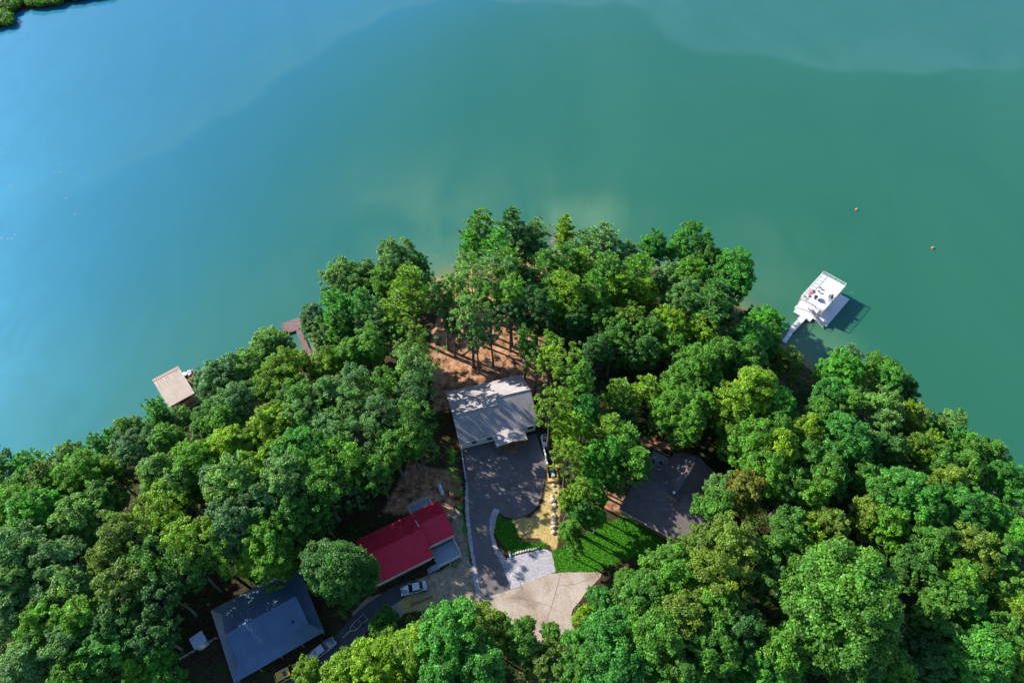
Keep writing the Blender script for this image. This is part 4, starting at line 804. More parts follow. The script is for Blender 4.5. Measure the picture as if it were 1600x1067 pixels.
('BS4',65.6,60.8,9.29,0.91,3.8,'d',0.02,'dark green broadleaf tree below the orange leaved bush, nearest of its colour'),
('BS5',69.1,60.4,9.19,0.91,4.1,'d',-0.02,'dark green broadleaf tree right of the orange leaved bush, third nearest of its colour'),
('BS6',74.4,61.4,8.10,0.92,2.0,'y',-0.12,'yellow-green broadleaf tree right of the orange leaved bush, third nearest of its colour'),
('BS0',78.6,62.0,6.64,0.86,0.4,'y',0.08,'yellow-green broadleaf tree right of the orange leaved bush, fourth nearest of its colour'),
('BS1',86.0,62.6,4.77,0.97,4.7,'m',0.02,'mid green broadleaf tree right of the orange leaved bush, fourth nearest of its colour'),
('BS2',90.3,63.0,3.40,0.91,4.6,'m',-0.05,'mid green broadleaf tree right of the orange leaved bush, fifth nearest of its colour'),
('BS3',93.8,62.9,2.77,0.78,1.7,'b',-0.04,'blue-green broadleaf tree right of the orange leaved bush, sixth nearest of its colour'),
('BS4',94.0,60.8,2.93,0.78,5.5,'g',-0.16,'vivid green broadleaf tree right of the huge domed tree, eighth nearest of its colour'),
('BS5',77.5,58.1,7.73,0.94,3.2,'m',-0.09,'mid green broadleaf tree right of the orange leaved bush, third nearest of its colour'),
('BM4',82.4,56.9,7.14,0.85,4.8,'m',-0.05,'mid green broadleaf tree above the huge domed tree, fourth nearest of its colour'),
('BS6',87.6,56.0,5.99,1.00,2.1,'g',-0.03,'vivid green broadleaf tree right of the huge domed tree, sixth nearest of its colour'),
('BS0',94.3,57.7,3.46,0.83,3.4,'g',0.10,'vivid green broadleaf tree right of the huge domed tree, ninth nearest of its colour'),
('BS1',98.1,57.1,2.58,0.63,2.2,'y',0.12,'yellow-green broadleaf tree right of the huge domed tree, third nearest of its colour'),
('BM5',67.9,51.5,8.60,1.00,0.7,'g',-0.08,'vivid green broadleaf tree above the huge domed tree, second nearest of its colour'),
('BS2',64.4,51.5,9.01,1.02,0.6,'m',-0.14,'mid green broadleaf tree above the huge domed tree, third nearest of its colour'),
('BS3',76.4,53.6,8.55,1.03,4.9,'o',0.08,'olive green broadleaf tree above the huge domed tree, third nearest of its colour'),
('BM0',57.0,55.0,8.80,0.88,1.2,'m',-0.11,'mid green broadleaf tree below the orange leaved bush, fourth nearest of its colour'),
('BS4',62.6,55.3,9.16,0.92,2.6,'d',0.09,'dark green broadleaf tree below the orange leaved bush, second nearest of its colour'),
('BS5',52.6,51.5,9.44,1.02,5.1,'m',0.09,'mid green broadleaf tree below the orange leaved bush, fifth nearest of its colour'),
('BS6',48.6,52.3,8.99,0.96,3.7,'m',-0.13,'mid green broadleaf tree below the orange leaved bush, sixth nearest of its colour'),
('BM1',40.9,52.4,9.00,0.83,2.5,'q',-0.11,'brownish yellow broadleaf tree right of the dark roofed house'),
('BS0',37.6,53.6,9.00,0.85,3.3,'b',0.02,'blue-green broadleaf tree right of the dark roofed house'),
('BS1',35.2,48.9,9.00,1.01,1.3,'m',-0.09,'mid green broadleaf tree right of the dark roofed house, nearest of its colour'),
('BS2',46.2,45.7,9.11,0.99,4.9,'m',-0.17,'mid green broadleaf tree above the huge domed tree, second nearest of its colour'),
('BS3',43.2,41.8,9.03,0.97,5.0,'d',0.14,'dark green broadleaf tree left of the huge domed tree, second nearest of its colour'),
('BS4',53.7,45.7,9.19,0.99,6.0,'o',-0.04,'olive green broadleaf tree above the huge domed tree, nearest of its colour'),
('BS5',60.6,47.4,8.94,0.94,3.5,'o',0.03,'olive green broadleaf tree above the huge domed tree, second nearest of its colour'),
('BS6',50.2,43.2,9.40,0.86,4.0,'y',0.17,'yellow-green broadleaf tree above the huge domed tree'),
('BL1',50.7,31.1,8.86,1.24,4.3,'m',-0.07,'huge domed green tree, the largest crown, low on the right'),
('BM2',35.1,40.2,9.01,1.03,5.4,'o',-0.01,'olive green broadleaf tree below the dark roofed house, second nearest of its colour'),
('BM3',31.7,37.1,9.14,1.01,3.8,'o',0.08,'olive green broadleaf tree below the dark roofed house, third nearest of its colour'),
('BM4',31.9,31.8,9.18,0.95,0.0,'m',0.10,'mid green broadleaf tree below the dark roofed house, second nearest of its colour'),
('BS0',42.1,36.7,9.08,1.06,4.2,'d',-0.00,'dark green broadleaf tree left of the huge domed tree, nearest of its colour'),
('BM5',46.9,28.7,8.73,0.93,3.3,'g',-0.01,'vivid green broadleaf tree left of the huge domed tree, nearest of its colour'),
('BM0',40.9,24.8,8.72,0.95,1.2,'m',0.01,'mid green broadleaf tree left of the huge domed tree, second nearest of its colour'),
('BM1',37.3,23.0,8.76,0.87,0.2,'g',0.00,'vivid green broadleaf tree left of the huge domed tree, second nearest of its colour'),
('BM2',68.6,48.6,8.66,0.95,4.1,'g',-0.02,'vivid green broadleaf tree above the huge domed tree, nearest of its colour'),
('BS1',63.0,45.8,8.67,1.05,3.6,'m',0.17,'mid green broadleaf tree above the huge domed tree, nearest of its colour'),
('BM3',75.9,48.0,8.88,0.90,5.6,'g',-0.13,'vivid green broadleaf tree right of the huge domed tree, second nearest of its colour'),
('BM4',81.0,47.4,8.99,0.85,5.0,'g',0.04,'vivid green broadleaf tree right of the huge domed tree, fourth nearest of its colour'),
('BM5',76.4,41.8,8.84,0.91,0.3,'o',-0.05,'olive green broadleaf tree right of the huge domed tree'),
('BS2',80.0,40.0,8.77,0.97,1.5,'m',-0.15,'mid green broadleaf tree right of the huge domed tree, sixth nearest of its colour'),
('BS3',84.2,43.8,8.70,0.98,3.4,'g',0.15,'vivid green broadleaf tree right of the huge domed tree, fifth nearest of its colour'),
('BS4',71.1,35.8,9.24,1.05,2.0,'m',0.13,'mid green broadleaf tree right of the huge domed tree, fourth nearest of its colour'),
('BS5',68.3,32.9,9.58,1.03,4.4,'m',-0.13,'mid green broadleaf tree right of the huge domed tree, third nearest of its colour'),
('BS6',70.7,31.7,9.56,0.97,5.4,'g',0.04,'vivid green broadleaf tree right of the huge domed tree, nearest of its colour'),
('BS0',78.4,35.6,9.10,0.89,5.8,'m',0.08,'mid green broadleaf tree right of the huge domed tree, fifth nearest of its colour'),
('BS1',78.8,31.4,8.93,0.98,4.6,'y',-0.06,'yellow-green broadleaf tree right of the huge domed tree, nearest of its colour'),
('BS2',74.3,28.5,9.22,0.96,5.1,'d',0.16,'dark green broadleaf tree right of the huge domed tree, fourth nearest of its colour'),
('BM0',68.0,23.6,8.81,1.06,5.4,'g',-0.02,'vivid green broadleaf tree right of the huge domed tree, third nearest of its colour'),
('BM1',74.3,23.5,8.76,0.87,4.8,'y',-0.01,'yellow-green broadleaf tree right of the huge domed tree, second nearest of its colour'),
('BM2',63.0,24.0,8.79,0.83,0.7,'d',-0.16,'dark green broadleaf tree right of the huge domed tree, third nearest of its colour'),
('BM3',69.4,42.1,8.86,0.87,0.5,'m',-0.11,'mid green broadleaf tree right of the huge domed tree, second nearest of its colour'),
('BS3',65.3,28.0,9.10,0.96,1.0,'d',-0.00,'dark green broadleaf tree right of the huge domed tree, second nearest of its colour'),
('BM4',51.0,22.8,9.18,0.90,4.4,'d',0.01,'dark green broadleaf tree below the huge domed tree'),
('BS4',56.9,22.9,9.46,0.98,2.7,'m',0.05,'mid green broadleaf tree below the huge domed tree'),
('BM5',-9.7,27.9,9.00,1.08,1.9,'g',-0.01,'vivid green broadleaf tree below the red-roofed cottage, second nearest of its colour'),
('BM0',-15.4,25.4,9.00,0.95,4.8,'y',-0.04,'yellow-green broadleaf tree below the red-roofed cottage, second nearest of its colour'),
('BM1',-20.5,23.6,9.00,0.94,1.1,'y',0.14,'yellow-green broadleaf tree right of the metal roofed house, second nearest of its colour'),
('BM2',-24.9,22.0,9.00,0.82,4.5,'y',-0.05,'yellow-green broadleaf tree right of the metal roofed house, nearest of its colour'),
('BM3',-3.8,28.5,9.00,0.85,2.3,'o',0.01,'olive green broadleaf tree left of the cul-de-sac'),
('BM4',-4.7,23.0,9.00,1.01,3.7,'g',-0.10,'vivid green broadleaf tree below the cul-de-sac, second nearest of its colour'),
('BS5',-31.3,23.6,9.00,0.68,0.0,'y',-0.10,'yellow-green broadleaf tree below the metal roofed house'),
('BS6',2.0,26.7,9.00,0.95,4.9,'m',-0.13,'mid green broadleaf tree below the cul-de-sac, third nearest of its colour'),
('BS0',6.1,25.0,9.00,0.89,2.9,'o',-0.11,'olive green broadleaf tree below the cul-de-sac'),
('BM5',10.1,23.5,9.00,0.83,1.3,'m',-0.12,'mid green broadleaf tree below the cul-de-sac, fourth nearest of its colour'),
('BM0',15.1,28.4,9.00,1.01,2.5,'g',-0.12,'vivid green broadleaf tree right of the cul-de-sac, second nearest of its colour'),
('BM1',20.1,32.9,8.95,0.95,0.2,'m',-0.14,'mid green broadleaf tree right of the cul-de-sac, second nearest of its colour'),
('BM2',25.9,37.5,8.99,0.93,1.1,'m',-0.00,'mid green broadleaf tree below the dark roofed house, nearest of its colour'),
('BM3',30.7,40.5,9.05,0.86,0.4,'o',-0.17,'olive green broadleaf tree below the dark roofed house, nearest of its colour'),
('BM4',21.0,26.7,9.09,1.11,2.8,'m',-0.03,'mid green broadleaf tree right of the cul-de-sac, third nearest of its colour'),
('BM5',15.0,22.1,9.00,1.01,4.4,'g',-0.16,'vivid green broadleaf tree below the cul-de-sac, third nearest of its colour'),
('BM0',26.0,30.6,8.84,1.06,2.5,'o',-0.04,'olive green broadleaf tree below the dark roofed house, fourth nearest of its colour'),
('BM1',29.2,25.2,8.75,1.03,0.2,'d',0.17,'dark green broadleaf tree left of the huge domed tree, fourth nearest of its colour'),
('BM2',34.7,29.3,9.03,0.90,1.4,'d',-0.15,'dark green broadleaf tree left of the huge domed tree, third nearest of its colour'),
('BM3',24.5,22.0,9.36,0.93,3.0,'m',-0.12,'mid green broadleaf tree right of the cul-de-sac, fourth nearest of its colour'),
('BM4',-10.3,21.7,9.00,1.01,3.9,'g',-0.06,'vivid green broadleaf tree left of the cul-de-sac'),
('BS1',-20.5,32.7,9.00,0.50,0.8,'g',-0.16,'vivid green broadleaf tree below the red-roofed cottage, nearest of its colour'),
('BS2',-22.0,31.4,9.00,0.50,4.6,'m',-0.08,'mid green broadleaf tree below the red-roofed cottage'),
('BS3',2.1,31.3,9.00,0.51,4.9,'m',-0.01,'mid green broadleaf tree below the cul-de-sac, nearest of its colour'),
('BS4',6.4,29.5,9.00,0.59,5.9,'m',-0.07,'mid green broadleaf tree below the cul-de-sac, second nearest of its colour'),
('S0',-17.5,33.7,9.00,0.50,1.6,'o',-0.08,'olive green bush below the red-roofed cottage'),
('T1',-11.9,96.3,8.79,0.90,5.1,'m',0.05,'mid green slender tree above the bare red slope, nearest of its colour'),
('T2',5.4,90.7,9.09,1.04,2.2,'d',-0.15,'dark green slender tree below the dead grey tree'),
('T3',0.0,92.9,9.34,1.05,4.3,'m',0.17,'mid green slender tree above the bare red slope, second nearest of its colour'),
('T0',-12.8,90.5,8.54,0.68,3.7,'d',-0.18,'dark green slender tree left of the bare red slope'),
('T1',4.8,79.9,9.00,0.77,0.2,'m',-0.15,'mid green slender tree right of the bare red slope, second nearest of its colour'),
('T2',-4.2,87.4,9.01,0.83,1.1,'b',-0.17,'blue-green slender tree right of the bare red slope, second nearest of its colour'),
('BS5',-65.7,71.3,4.71,0.73,0.3,'b',0.06,'blue-green broadleaf tree below the boathouse, nearest of its colour'),
('BS6',-68.4,70.4,4.37,0.73,5.7,'m',-0.11,'mid green broadleaf tree below the boathouse, nearest of its colour'),
('BS0',-40.8,90.5,5.25,0.87,6.1,'b',-0.01,'blue-green broadleaf tree right of the old dock, second nearest of its colour'),
('BS1',-23.1,27.4,9.00,0.55,5.0,'m',0.15,'mid green broadleaf tree right of the metal roofed house'),
('BS2',-19.2,28.5,9.00,0.64,5.9,'y',-0.17,'yellow-green broadleaf tree below the red-roofed cottage, nearest of its colour'),
('BS3',9.9,28.1,9.00,0.69,1.9,'g',0.04,'vivid green broadleaf tree below the cul-de-sac, nearest of its colour'),
('BS4',14.4,34.3,9.00,0.74,5.9,'g',-0.15,'vivid green broadleaf tree right of the cul-de-sac, nearest of its colour'),
('BS5',12.0,32.4,9.00,0.60,1.8,'y',0.13,'yellow-green broadleaf tree right of the cul-de-sac'),
('L2',-17.3,61.9,9.00,0.75,0.7,'m',-0.04,'mid green broadleaf tree left of the white house, nearest of its colour'),
('BS6',18.8,38.0,9.00,0.67,2.1,'m',0.06,'mid green broadleaf tree right of the cul-de-sac, nearest of its colour'),
('BS0',89.3,49.2,7.39,0.90,5.8,'g',-0.12,'vivid green broadleaf tree right of the huge domed tree, seventh nearest of its colour'),
('BS1',88.0,44.5,8.27,0.93,4.6,'m',0.08,'mid green broadleaf tree right of the huge domed tree, seventh nearest of its colour'),
('BS2',64.7,38.8,9.34,1.01,5.2,'d',0.02,'dark green broadleaf tree right of the huge domed tree, nearest of its colour'),
('BS3',65.1,30.8,9.06,0.97,5.8,'m',-0.05,'mid green broadleaf tree right of the huge domed tree, nearest of its colour'),
('BS4',-34.2,111.9,0.30,0.96,2.6,'b',-0.10,'blue-green broadleaf tree right of the old dock, sixth nearest of its colour'),
('P3',-21.8,105.0,5.96,0.77,4.9,'m',-0.01,'mid green pine left of the bare red slope'),
('BS5',-34.9,103.9,2.84,1.00,1.7,'m',-0.12,'mid green broadleaf tree right of the old dock, third nearest of its colour'),
('BS6',-28.8,102.9,5.01,1.03,4.5,'m',0.04,'mid green broadleaf tree left of the bare red slope, nearest of its colour'),
('BS0',48.4,40.3,8.78,0.80,4.5,'m',-0.04,'mid green broadleaf tree left of the huge domed tree, nearest of its colour'),
]
for (key, x, y, z, s, rz, tone, jit, label) in TREES:
    p = PROTO[key]
    if not p[1]: o = p[0]; p[1] = True
    else: o = copy_tree(p[0])
    o.location = (x, y, z); o.scale = (s, s, s); o.rotation_euler = (0, 0, rz)
    c = TONE[tone]; j = jit
    for ch in o.children:
        if ch.name.startswith('crown'): ch.color = (c[0]*(1+j*1.3), c[1]*(1+j), c[2]*(1-j), 1)
    g = {'B': 'broadleaf trees of the wooded point', 'L': 'broadleaf trees of the wooded point', 'T': 'slender trees around the clearing', 'P': 'pines of the wooded point', 'F': None, 'X': None, 'S': 'low bushes by the cul-de-sac'}[key[0]]
    tag(o, label, 'shrub' if key[0] == 'S' else 'tree', g)
for k, p in PROTO.items():
    if not p[1]:
        for ch in list(p[0].children): bpy.data.objects.remove(ch)
        bpy.data.objects.remove(p[0])

# undergrowth on the forest floor
def undergrowth():
    n = 5200; X = rng.uniform(-125, 125, n*4); Y = rng.uniform(15, 128, n*4)
    d = sdist(X, Y, SHORE); bad = np.zeros(X.shape, bool)
    for p in GRASS+STRAW+DIRT+CLAY+[drive, GP, RL, RR]+HOLES: bad |= sdist(X, Y, p) > -1.2
    k = (d > 1.5) & ~bad; X, Y = X[k][:n], Y[k][:n]; Z = ground(X, Y); Q = []; T = []
    for x, y, z in zip(X, Y, Z):
        m_ = 46; dd = unit(rng, m_); dd[:,2] = np.abs(dd[:,2]); s = rng.uniform(.5, 2.0)
        P_ = np.array([x, y, z])+dd*s*np.array([1,1,.9])*rng.uniform(.5, 1, m_)[:, None]
        Q.append(leaves(P_, dd+np.array([0,0,.8]), .17)); T.append(np.repeat(rng.uniform(.6, 1.2)*rng.uniform(.7, 1.3, m_), 4))
    V = np.concatenate(Q); t = np.concatenate(T)
    o = link('undergrowth', raw_mesh('undergrowth', V, np.arange(len(V)).reshape(-1, 4), [M['leaf']], {'tint': t, 'warm': t*.15}))
    o.color = (.05,.15,.02,1); tag(o, 'low leafy undergrowth covering the forest floor between the trunks', 'undergrowth', kind='stuff')
HOLES = [[(-13.96,84.44),(7.03,86.14),(6.41,64.26),(-12.81,64.26)],[(-29.44,54.72),(-12.42,57.36),(-6.94,42.41),(-22.49,36.77)],[(-57.34,36.77),(-40.01,45.95),(-26.11,30.40),(-24.53,18.83),(-51.10,18.83)],[(18.40,54.72),(27.43,68.62),(43.10,68.62),(42.68,53.42),(28.41,47.16)],cul]
undergrowth()

# ------------------------------------------------------------------ buildings
def ribs(mb, a, b, c, d, step, h=.07, w=.09):
    """standing seams on the plane a-b (eave) c-d (ridge, d above a)"""
    A, B, C_, D = [Vector(p) for p in (a, b, c, d)]; n = max(2, int((B-A).length/step)); nr = (B-A).cross(D-A).normalized()
    u = (B-A).normalized()
    for i in range(n+1):
        t = i/n; p = A.lerp(B, t); q = D.lerp(C_, t)
        p = p-u*w/2*(1 if i else -1)*0; 
        vs = [p-u*w/2, p+u*w/2, q+u*w/2, q-u*w/2]; vs = [v+nr*.002 for v in vs]+[v+nr*h for v in vs]
        mb.add(vs, [(4,5,6,7),(0,1,5,4),(1,2,6,5),(2,3,7,6),(3,0,4,7)])
def roof_plane(mb, a, b, c, d, t=.16, seams=0):
    A, B, D = Vector(a), Vector(b), Vector(d); nr = (B-A).cross(D-A).normalized()
    if nr.z < 0: nr = -nr
    mb.slab([a, b, c, d], t, tuple(nr))
    if seams: ribs(mb, a, b, c, d, seams)
def gable_wall(mb, u, v0, v1, ze, vr, zr, z0=0, t=.2):
    mb.add([(u,v0,z0),(u,v1,z0),(u,v1,ze[1]),(u,vr,zr),(u,v0,ze[0]),(u+t,v0,z0),(u+t,v1,z0),(u+t,v1,ze[1]),(u+t,vr,zr),(u+t,v0,ze[0])],
           [(0,1,2,3,4),(9,8,7,6,5),(0,5,6,1),(1,6,7,2),(2,7,8,3),(3,8,9,4),(4,9,5,0)])
def wall_shell(mb, u0, u1, v0, v1, zf, zb, vr, zr, z0=0, t=.2):
    """four walls with gable ends at u0 and u1"""
    mb.box(u0+t, u1-t, v0, v0+t, z0, zf); mb.box(u0+t, u1-t, v1-t, v1, z0, zb)
    gable_wall(mb, u0, v0, v1, (zf, zb), vr, zr, z0, t); gable_wall(mb, u1-t, v0, v1, (zf, zb), vr, zr, z0, t)
def window(parent, u, v, z0, z1, w, axis='u', frame='dark', out=-1):
    """window set in a wall facing -v (axis u) or +-u (axis v)"""
    fr = MB(); gl = MB(); f = .07
    def B(mb, a0, a1, d0, d1, z0_, z1_):
        if axis == 'u': mb.box(a0, a1, min(v+out*d0, v+out*d1), max(v+out*d0, v+out*d1), z0_, z1_)
        else: mb.box(min(v+out*d0, v+out*d1), max(v+out*d0, v+out*d1), a0, a1, z0_, z1_)
    B(fr, u-w/2-f, u-w/2, 0, .06, z0-f, z1+f); B(fr, u+w/2, u+w/2+f, 0, .06, z0-f, z1+f); B(fr, u-w/2, u+w/2, 0, .06, z1, z1+f); B(fr, u-w/2, u+w/2, 0, .06, z0-f, z0)
    B(fr, u-.02, u+.02, .005, .05, z0, z1); B(gl, u-w/2, u-.02, .003, .02, z0, z1); B(gl, u+.02, u+w/2, .003, .02, z0, z1)
    wf = fr.build('window', M[frame], parent); gl.build('glass', M['glass'], wf)
def door(parent, u, v, z0, w=.95, h=2.05, m='dark', out=-1):
    d = MB(); d.box(u-w/2, u+w/2, min(v, v+out*.06), max(v, v+out*.06), z0, z0+h); o = d.build('door', M[m], parent)
    k = MB(); k.ball((u+w/2-.1, v+out*.1, z0+1), .04, .04, .04, 6, 5); k.build('handle', M['chrome'], o)
def railing(mb, pts, z, h=1.0, post=1.5, ball=.13, th=.05):
    """posts, top and bottom rails and balusters along a polyline"""
    for (x0, y0), (x1, y1) in zip(pts[:-1], pts[1:]):
        L_ = math.hypot(x1-x0, y1-y0); n = max(1, round(L_/post))
        for i in range(n+1):
            x = x0+(x1-x0)*i/n; y = y0+(y1-y0)*i/n; mb.box(x-th, x+th, y-th, y+th, z, z+h+.05)
        mb.tube((x0,y0,z+h), (x1,y1,z+h), .05, n=4); mb.tube((x0,y0,z+.12), (x1,y1,z+.12), .03, n=4)
        if ball:
            m_ = int(L_/ball)
            for i in range(1, m_):
                x = x0+(x1-x0)*i/m_; y = y0+(y1-y0)*i/m_; mb.tube((x,y,z+.12), (x,y,z+h), .014, n=3, cap=False)

# --- white farmhouse
h = empty('white_house', (-10.5, 66.4, 9.0), 15.5, 'white house with a two level grey shingle roof at the head of the black driveway', 'house')
wl = MB(); wall_shell(wl, .5, 9.2, .45, 12.1, 2.95, 3.2, 5.0, 6.05); wl.build('wall', M['whitewall'], h)
wr = MB(); wall_shell(wr, 9.2, 16.0, .6, 12.1, 3.3, 3.2, 6.2, 6.7); wr.build('wall', M['whitewall'], h)
rf = MB()
roof_plane(rf, (0,0,3.0), (9.15,0,3.0), (9.15,4.9,6.2), (0,4.9,6.2)); roof_plane(rf, (9.15,12.6,3.2), (0,12.6,3.2), (0,4.9,6.2), (9.15,4.9,6.2))
ro = rf.build('roof', M['shingle'], h)
rf = MB()
roof_plane(rf, (9.16,.1,3.3), (16.5,.1,3.3), (16.5,6.2,6.95), (9.16,6.2,6.95)); roof_plane(rf, (16.5,12.6,3.28), (9.16,12.6,3.28), (9.16,6.2,6.95), (16.5,6.2,6.95))
ro2 = rf.build('roof', M['shingle'], h)
cap = MB(); cap.tube((0,4.9,6.22), (9.1,4.9,6.22), .09, n=6); cap.tube((9.16,6.2,6.97), (16.5,6.2,6.97), .09, n=6); cap.build('ridge_cap', M['shingle'], h)
fa = MB(); fa.box(0, 9.1, -.06, -.01, 2.78, 2.98); fa.box(9.2, 16.5, .03, .08, 3.05, 3.27); fa.box(0, 16.5, 12.62, 12.66, 2.95, 3.2); fa.build('fascia', M['trim'], h)
pg = MB()   # low front gable over the timber porch
roof_plane(pg, (10.2,-2.6,3.75), (10.2,2.6,3.75), (6.95,2.6,2.95), (6.95,-2.6,2.95)); roof_plane(pg, (10.2,2.6,3.75), (10.2,-2.6,3.75), (13.4,-2.6,2.95), (13.4,2.6,2.95))
pg2 = pg.build('porch_roof', M['shingle'], h)
pw = MB(); pw.box(7.2, 13.2, -2.35, -2.15, 2.45, 2.75)
for x in (7.3, 9.2, 11.2, 13.1): pw.box(x-.1, x+.1, -2.35, -2.15, .35, 2.45)
pw.add([(7.3,-2.3,2.75),(13.1,-2.3,2.75),(10.2,-2.3,3.5),(7.3,-2.2,2.75),(13.1,-2.2,2.75),(10.2,-2.2,3.5)], [(0,1,2),(5,4,3),(0,3,4,1),(1,4,5,2),(2,5,3,0)])
for k in range(24): pw.tube((7.4+k*.24,-2.25,.5), (7.4+k*.24,-2.25,1.35), .02, n=4)
pw.box(7.3, 9.1, -2.29, -2.2, 1.35, 1.42); pw.box(11.2, 13.1, -2.29, -2.2, 1.35, 1.42)
pw.build('porch_frame', M['wood'], h)
pf = MB()
for k in range(18): pf.box(7.2, 13.2, -2.4+k*.16, -2.4+k*.16+.145, .2, .36)
pf.build('porch_floor', M['wood'], h)
st = MB()
for k in range(3): st.box(9.4, 11.1, -2.45-.35*(k+1), -2.45-.35*k, 0, .28-.09*k)
st.build('step', M['wood'], h)
ch = MB()
for x in (7.9, 12.4): ch.box(x-.3, x+.3, -1.6, -1.0, .7, .8); ch.box(x-.3, x+.3, -1.05, -.95, .8, 1.4); ch.box(x-.28,x-.22,-1.6,-1.0,.36,.7); ch.box(x+.22,x+.28,-1.6,-1.0,.36,.7)
for u in (3.1, 7.2-.9): window(h, u, .45, 1.2, 2.4, .9)
window(h, 15.0, .6, 1.3, 2.5, 1.0); door(h, 10.2, .45, .4, m='wood')
for u in (2.5, 6, 9, 12.5): window(h, u, 12.1, 1.0, 2.4, 1.3, out=1)
for v in (4, 8): window(h, v, .5, 1.2, 2.4, 1.0, 'v', out=-1); window(h, v, 16.0, 1.2, 2.4, 1.0, 'v', out=1)
vt = MB(); vt.tube((13.2,1.6,4.1), (13.2,1.6,4.65), .06, n=8); vt.tube((3.0,1.2,3.7), (3.0,1.2,4.1), .05, n=8); vt.build('vent_pipe', M['trim'], h)
rw = MB(); rw.box(-.12, .12, -6.4, 0, 0, .75)
o = rw.build('retaining_wall', M['white']); o.location = (5.95, 69.6, 9); o.rotation_euler = (0, 0, R_(10)); tag(o, 'low white retaining wall running from the white house along the parking pad', 'wall')
kb = MB(); (ax, ay), (bx, by) = EL[0], EL[2]
kb.slab([(ax-.22,ay,9.5),(bx-.22,by,9.35),(bx+.0,by,9.35),(ax+.0,ay,9.5)], .6); o = kb.build('retaining_wall', M['stone']); tag(o, 'thin pale kerb wall along the upper left edge of the driveway', 'wall')

ac = empty('air_conditioner', (6.56,69.51) + (9.0,), 15, 'square white air conditioning unit beside the low white wall', 'air conditioner')
b = MB(); b.box(-.42,.42,-.42,.42,.08,.85); b.build('casing', M['acgrey'], ac, bevel=.03); b = MB(); b.tube((0,0,.85),(0,0,.89),.33,n=20); b.build('fan_grille', M['grille'], ac); b = MB(); b.box(-.5,.5,-.5,.5,0,.08); b.build('pad', M['stone'], ac)
hp = empty('utility_cabinet', (6.57,67.73) + (9.0,), 15, 'slim pale utility cabinet just below the air conditioning unit', 'cabinet')
b = MB(); b.box(-.2,.2,-.45,.45,0,.7); b.build('body', M['acgrey'], hp, bevel=.03); b = MB(); b.box(-.22,.22,-.47,.47,.7,.76); b.build('lid', M['trim'], hp)
# raised lumber frame with blue equipment
bx_ = empty('lumber_frame', (7.97,61.31) + (9.0,), 4, 'open frame of new yellow lumber around blue equipment beside the parking pad', 'frame')
b = MB(); b.box(-1.05,-.85,-1.7,1.7,0,.5); b.box(.85,1.05,-1.7,1.7,0,.5); b.box(-.85,.85,1.5,1.7,0,.5); b.build('side_board', M['lumber'], bx_); b = MB(); b.box(-.85,.85,-1.7,-1.1,0,.62); b.build('end_board', M['lumber'], bx_)
b = MB(); b.box(-.84,.84,-1.09,1.49,.02,.06); b.build('floor', M['dark'], bx_)
b = empty('pump_unit', tuple(np.array((7.97,61.31))+np.array([.1,.1])) + (9.07,), 4, 'blue and white pump unit lying inside the yellow lumber frame', 'pump')
q = MB(); q.tube((0,-.9,.3),(0,.9,.3),.27,n=12); q.build('tank', mat('blue_paint', (.12,.3,.5), .4), b, smooth=False); q = MB(); q.box(-.3,.3,-.85,-.35,.02,.7); q.build('motor', M['acgrey'], b)

# --- red roofed house
h = empty('red_roofed_house', (-24.0, 38.6, 9.0), 27.7, 'cottage with a red metal roof in two offset sections beside the silver car', 'house')
w = MB(); wall_shell(w, .45, 10.9, .6, 8.9, 2.75, 2.75, 4.6, 4.9); w.build('wall', mat('cream_siding', (.42,.42,.36), .7), h)
w = MB(); wall_shell(w, 10.9, 15.9, 2.5, 9.1, 2.7, 2.7, 5.7, 4.75); w.build('wall', M['whitewall'], h)
rf = MB(); roof_plane(rf, (0,0,2.75), (11.25,0,2.75), (11.25,4.6,5.15), (0,4.6,5.15), .1, .45); roof_plane(rf, (11.25,9.3,2.75), (0,9.3,2.75), (0,4.6,5.15), (11.25,4.6,5.15), .1, .45); rf.build('roof', M['red'], h)
rf = MB(); roof_plane(rf, (11.27,2.0,2.7), (16.3,2.0,2.7), (16.3,5.7,4.85), (11.27,5.7,4.85), .1, .45); roof_plane(rf, (16.3,9.5,2.7), (11.27,9.5,2.7), (11.27,5.7,4.85), (16.3,5.7,4.85), .1, .45); rf.build('roof', M['red'], h)
g = MB(); g.tube((0,-.06,2.72),(11.25,-.06,2.72),.06,n=6); g.tube((11.3,1.94,2.67),(16.3,1.94,2.67),.06,n=6); g.build('gutter', M['trim'], h)
g = MB(); g.tube((0,4.6,5.2),(11.25,4.6,5.2),.1,n=6); g.tube((11.27,5.7,4.9),(16.3,5.7,4.9),.1,n=6); g.build('ridge_cap', M['red'], h)
d = MB()
for k in range(26): d.box(11.3, 16.0, -1.6+k*.138, -1.6+k*.138+.125, .7, .78)
d.build('front_deck', M['bluedeck'], h)
d = MB(); railing(d, [(11.35,-1.55),(15.95,-1.55),(15.95,2.4)], .78, .95, 1.5); 
for x in (11.4, 13.6, 15.9): d.box(x-.07,x+.07,-1.6,-1.46,0,.7)
d.build('deck_railing', M['trim'], h)
d = MB(); d.box(10.9, 15.2, 9.3, 11.6, .6, .7); d.build('rear_deck', M['bluedeck'], h)
d = MB(); railing(d, [(10.9,9.5),(10.9,11.6),(15.2,11.6),(15.2,9.5)], .7, .95, 1.4); d.build('rear_deck_railing', M['trim'], h)
for u in (2.2, 5.2, 8.4): window(h, u, .6, 1.0, 2.1, 1.1, frame='trim')
door(h, 13.0, 2.5, .78, m='trim'); window(h, 14.7, 2.5, 1.5, 2.4, .9, frame='trim')
for v in (2.6, 6.8): window(h, v, .45, 1.0, 2.1, 1.0, 'v', frame='trim')
window(h, 6.0, 15.9, 1.0, 2.1, 1.1, 'v', frame='trim', out=1)
s_ = MB()
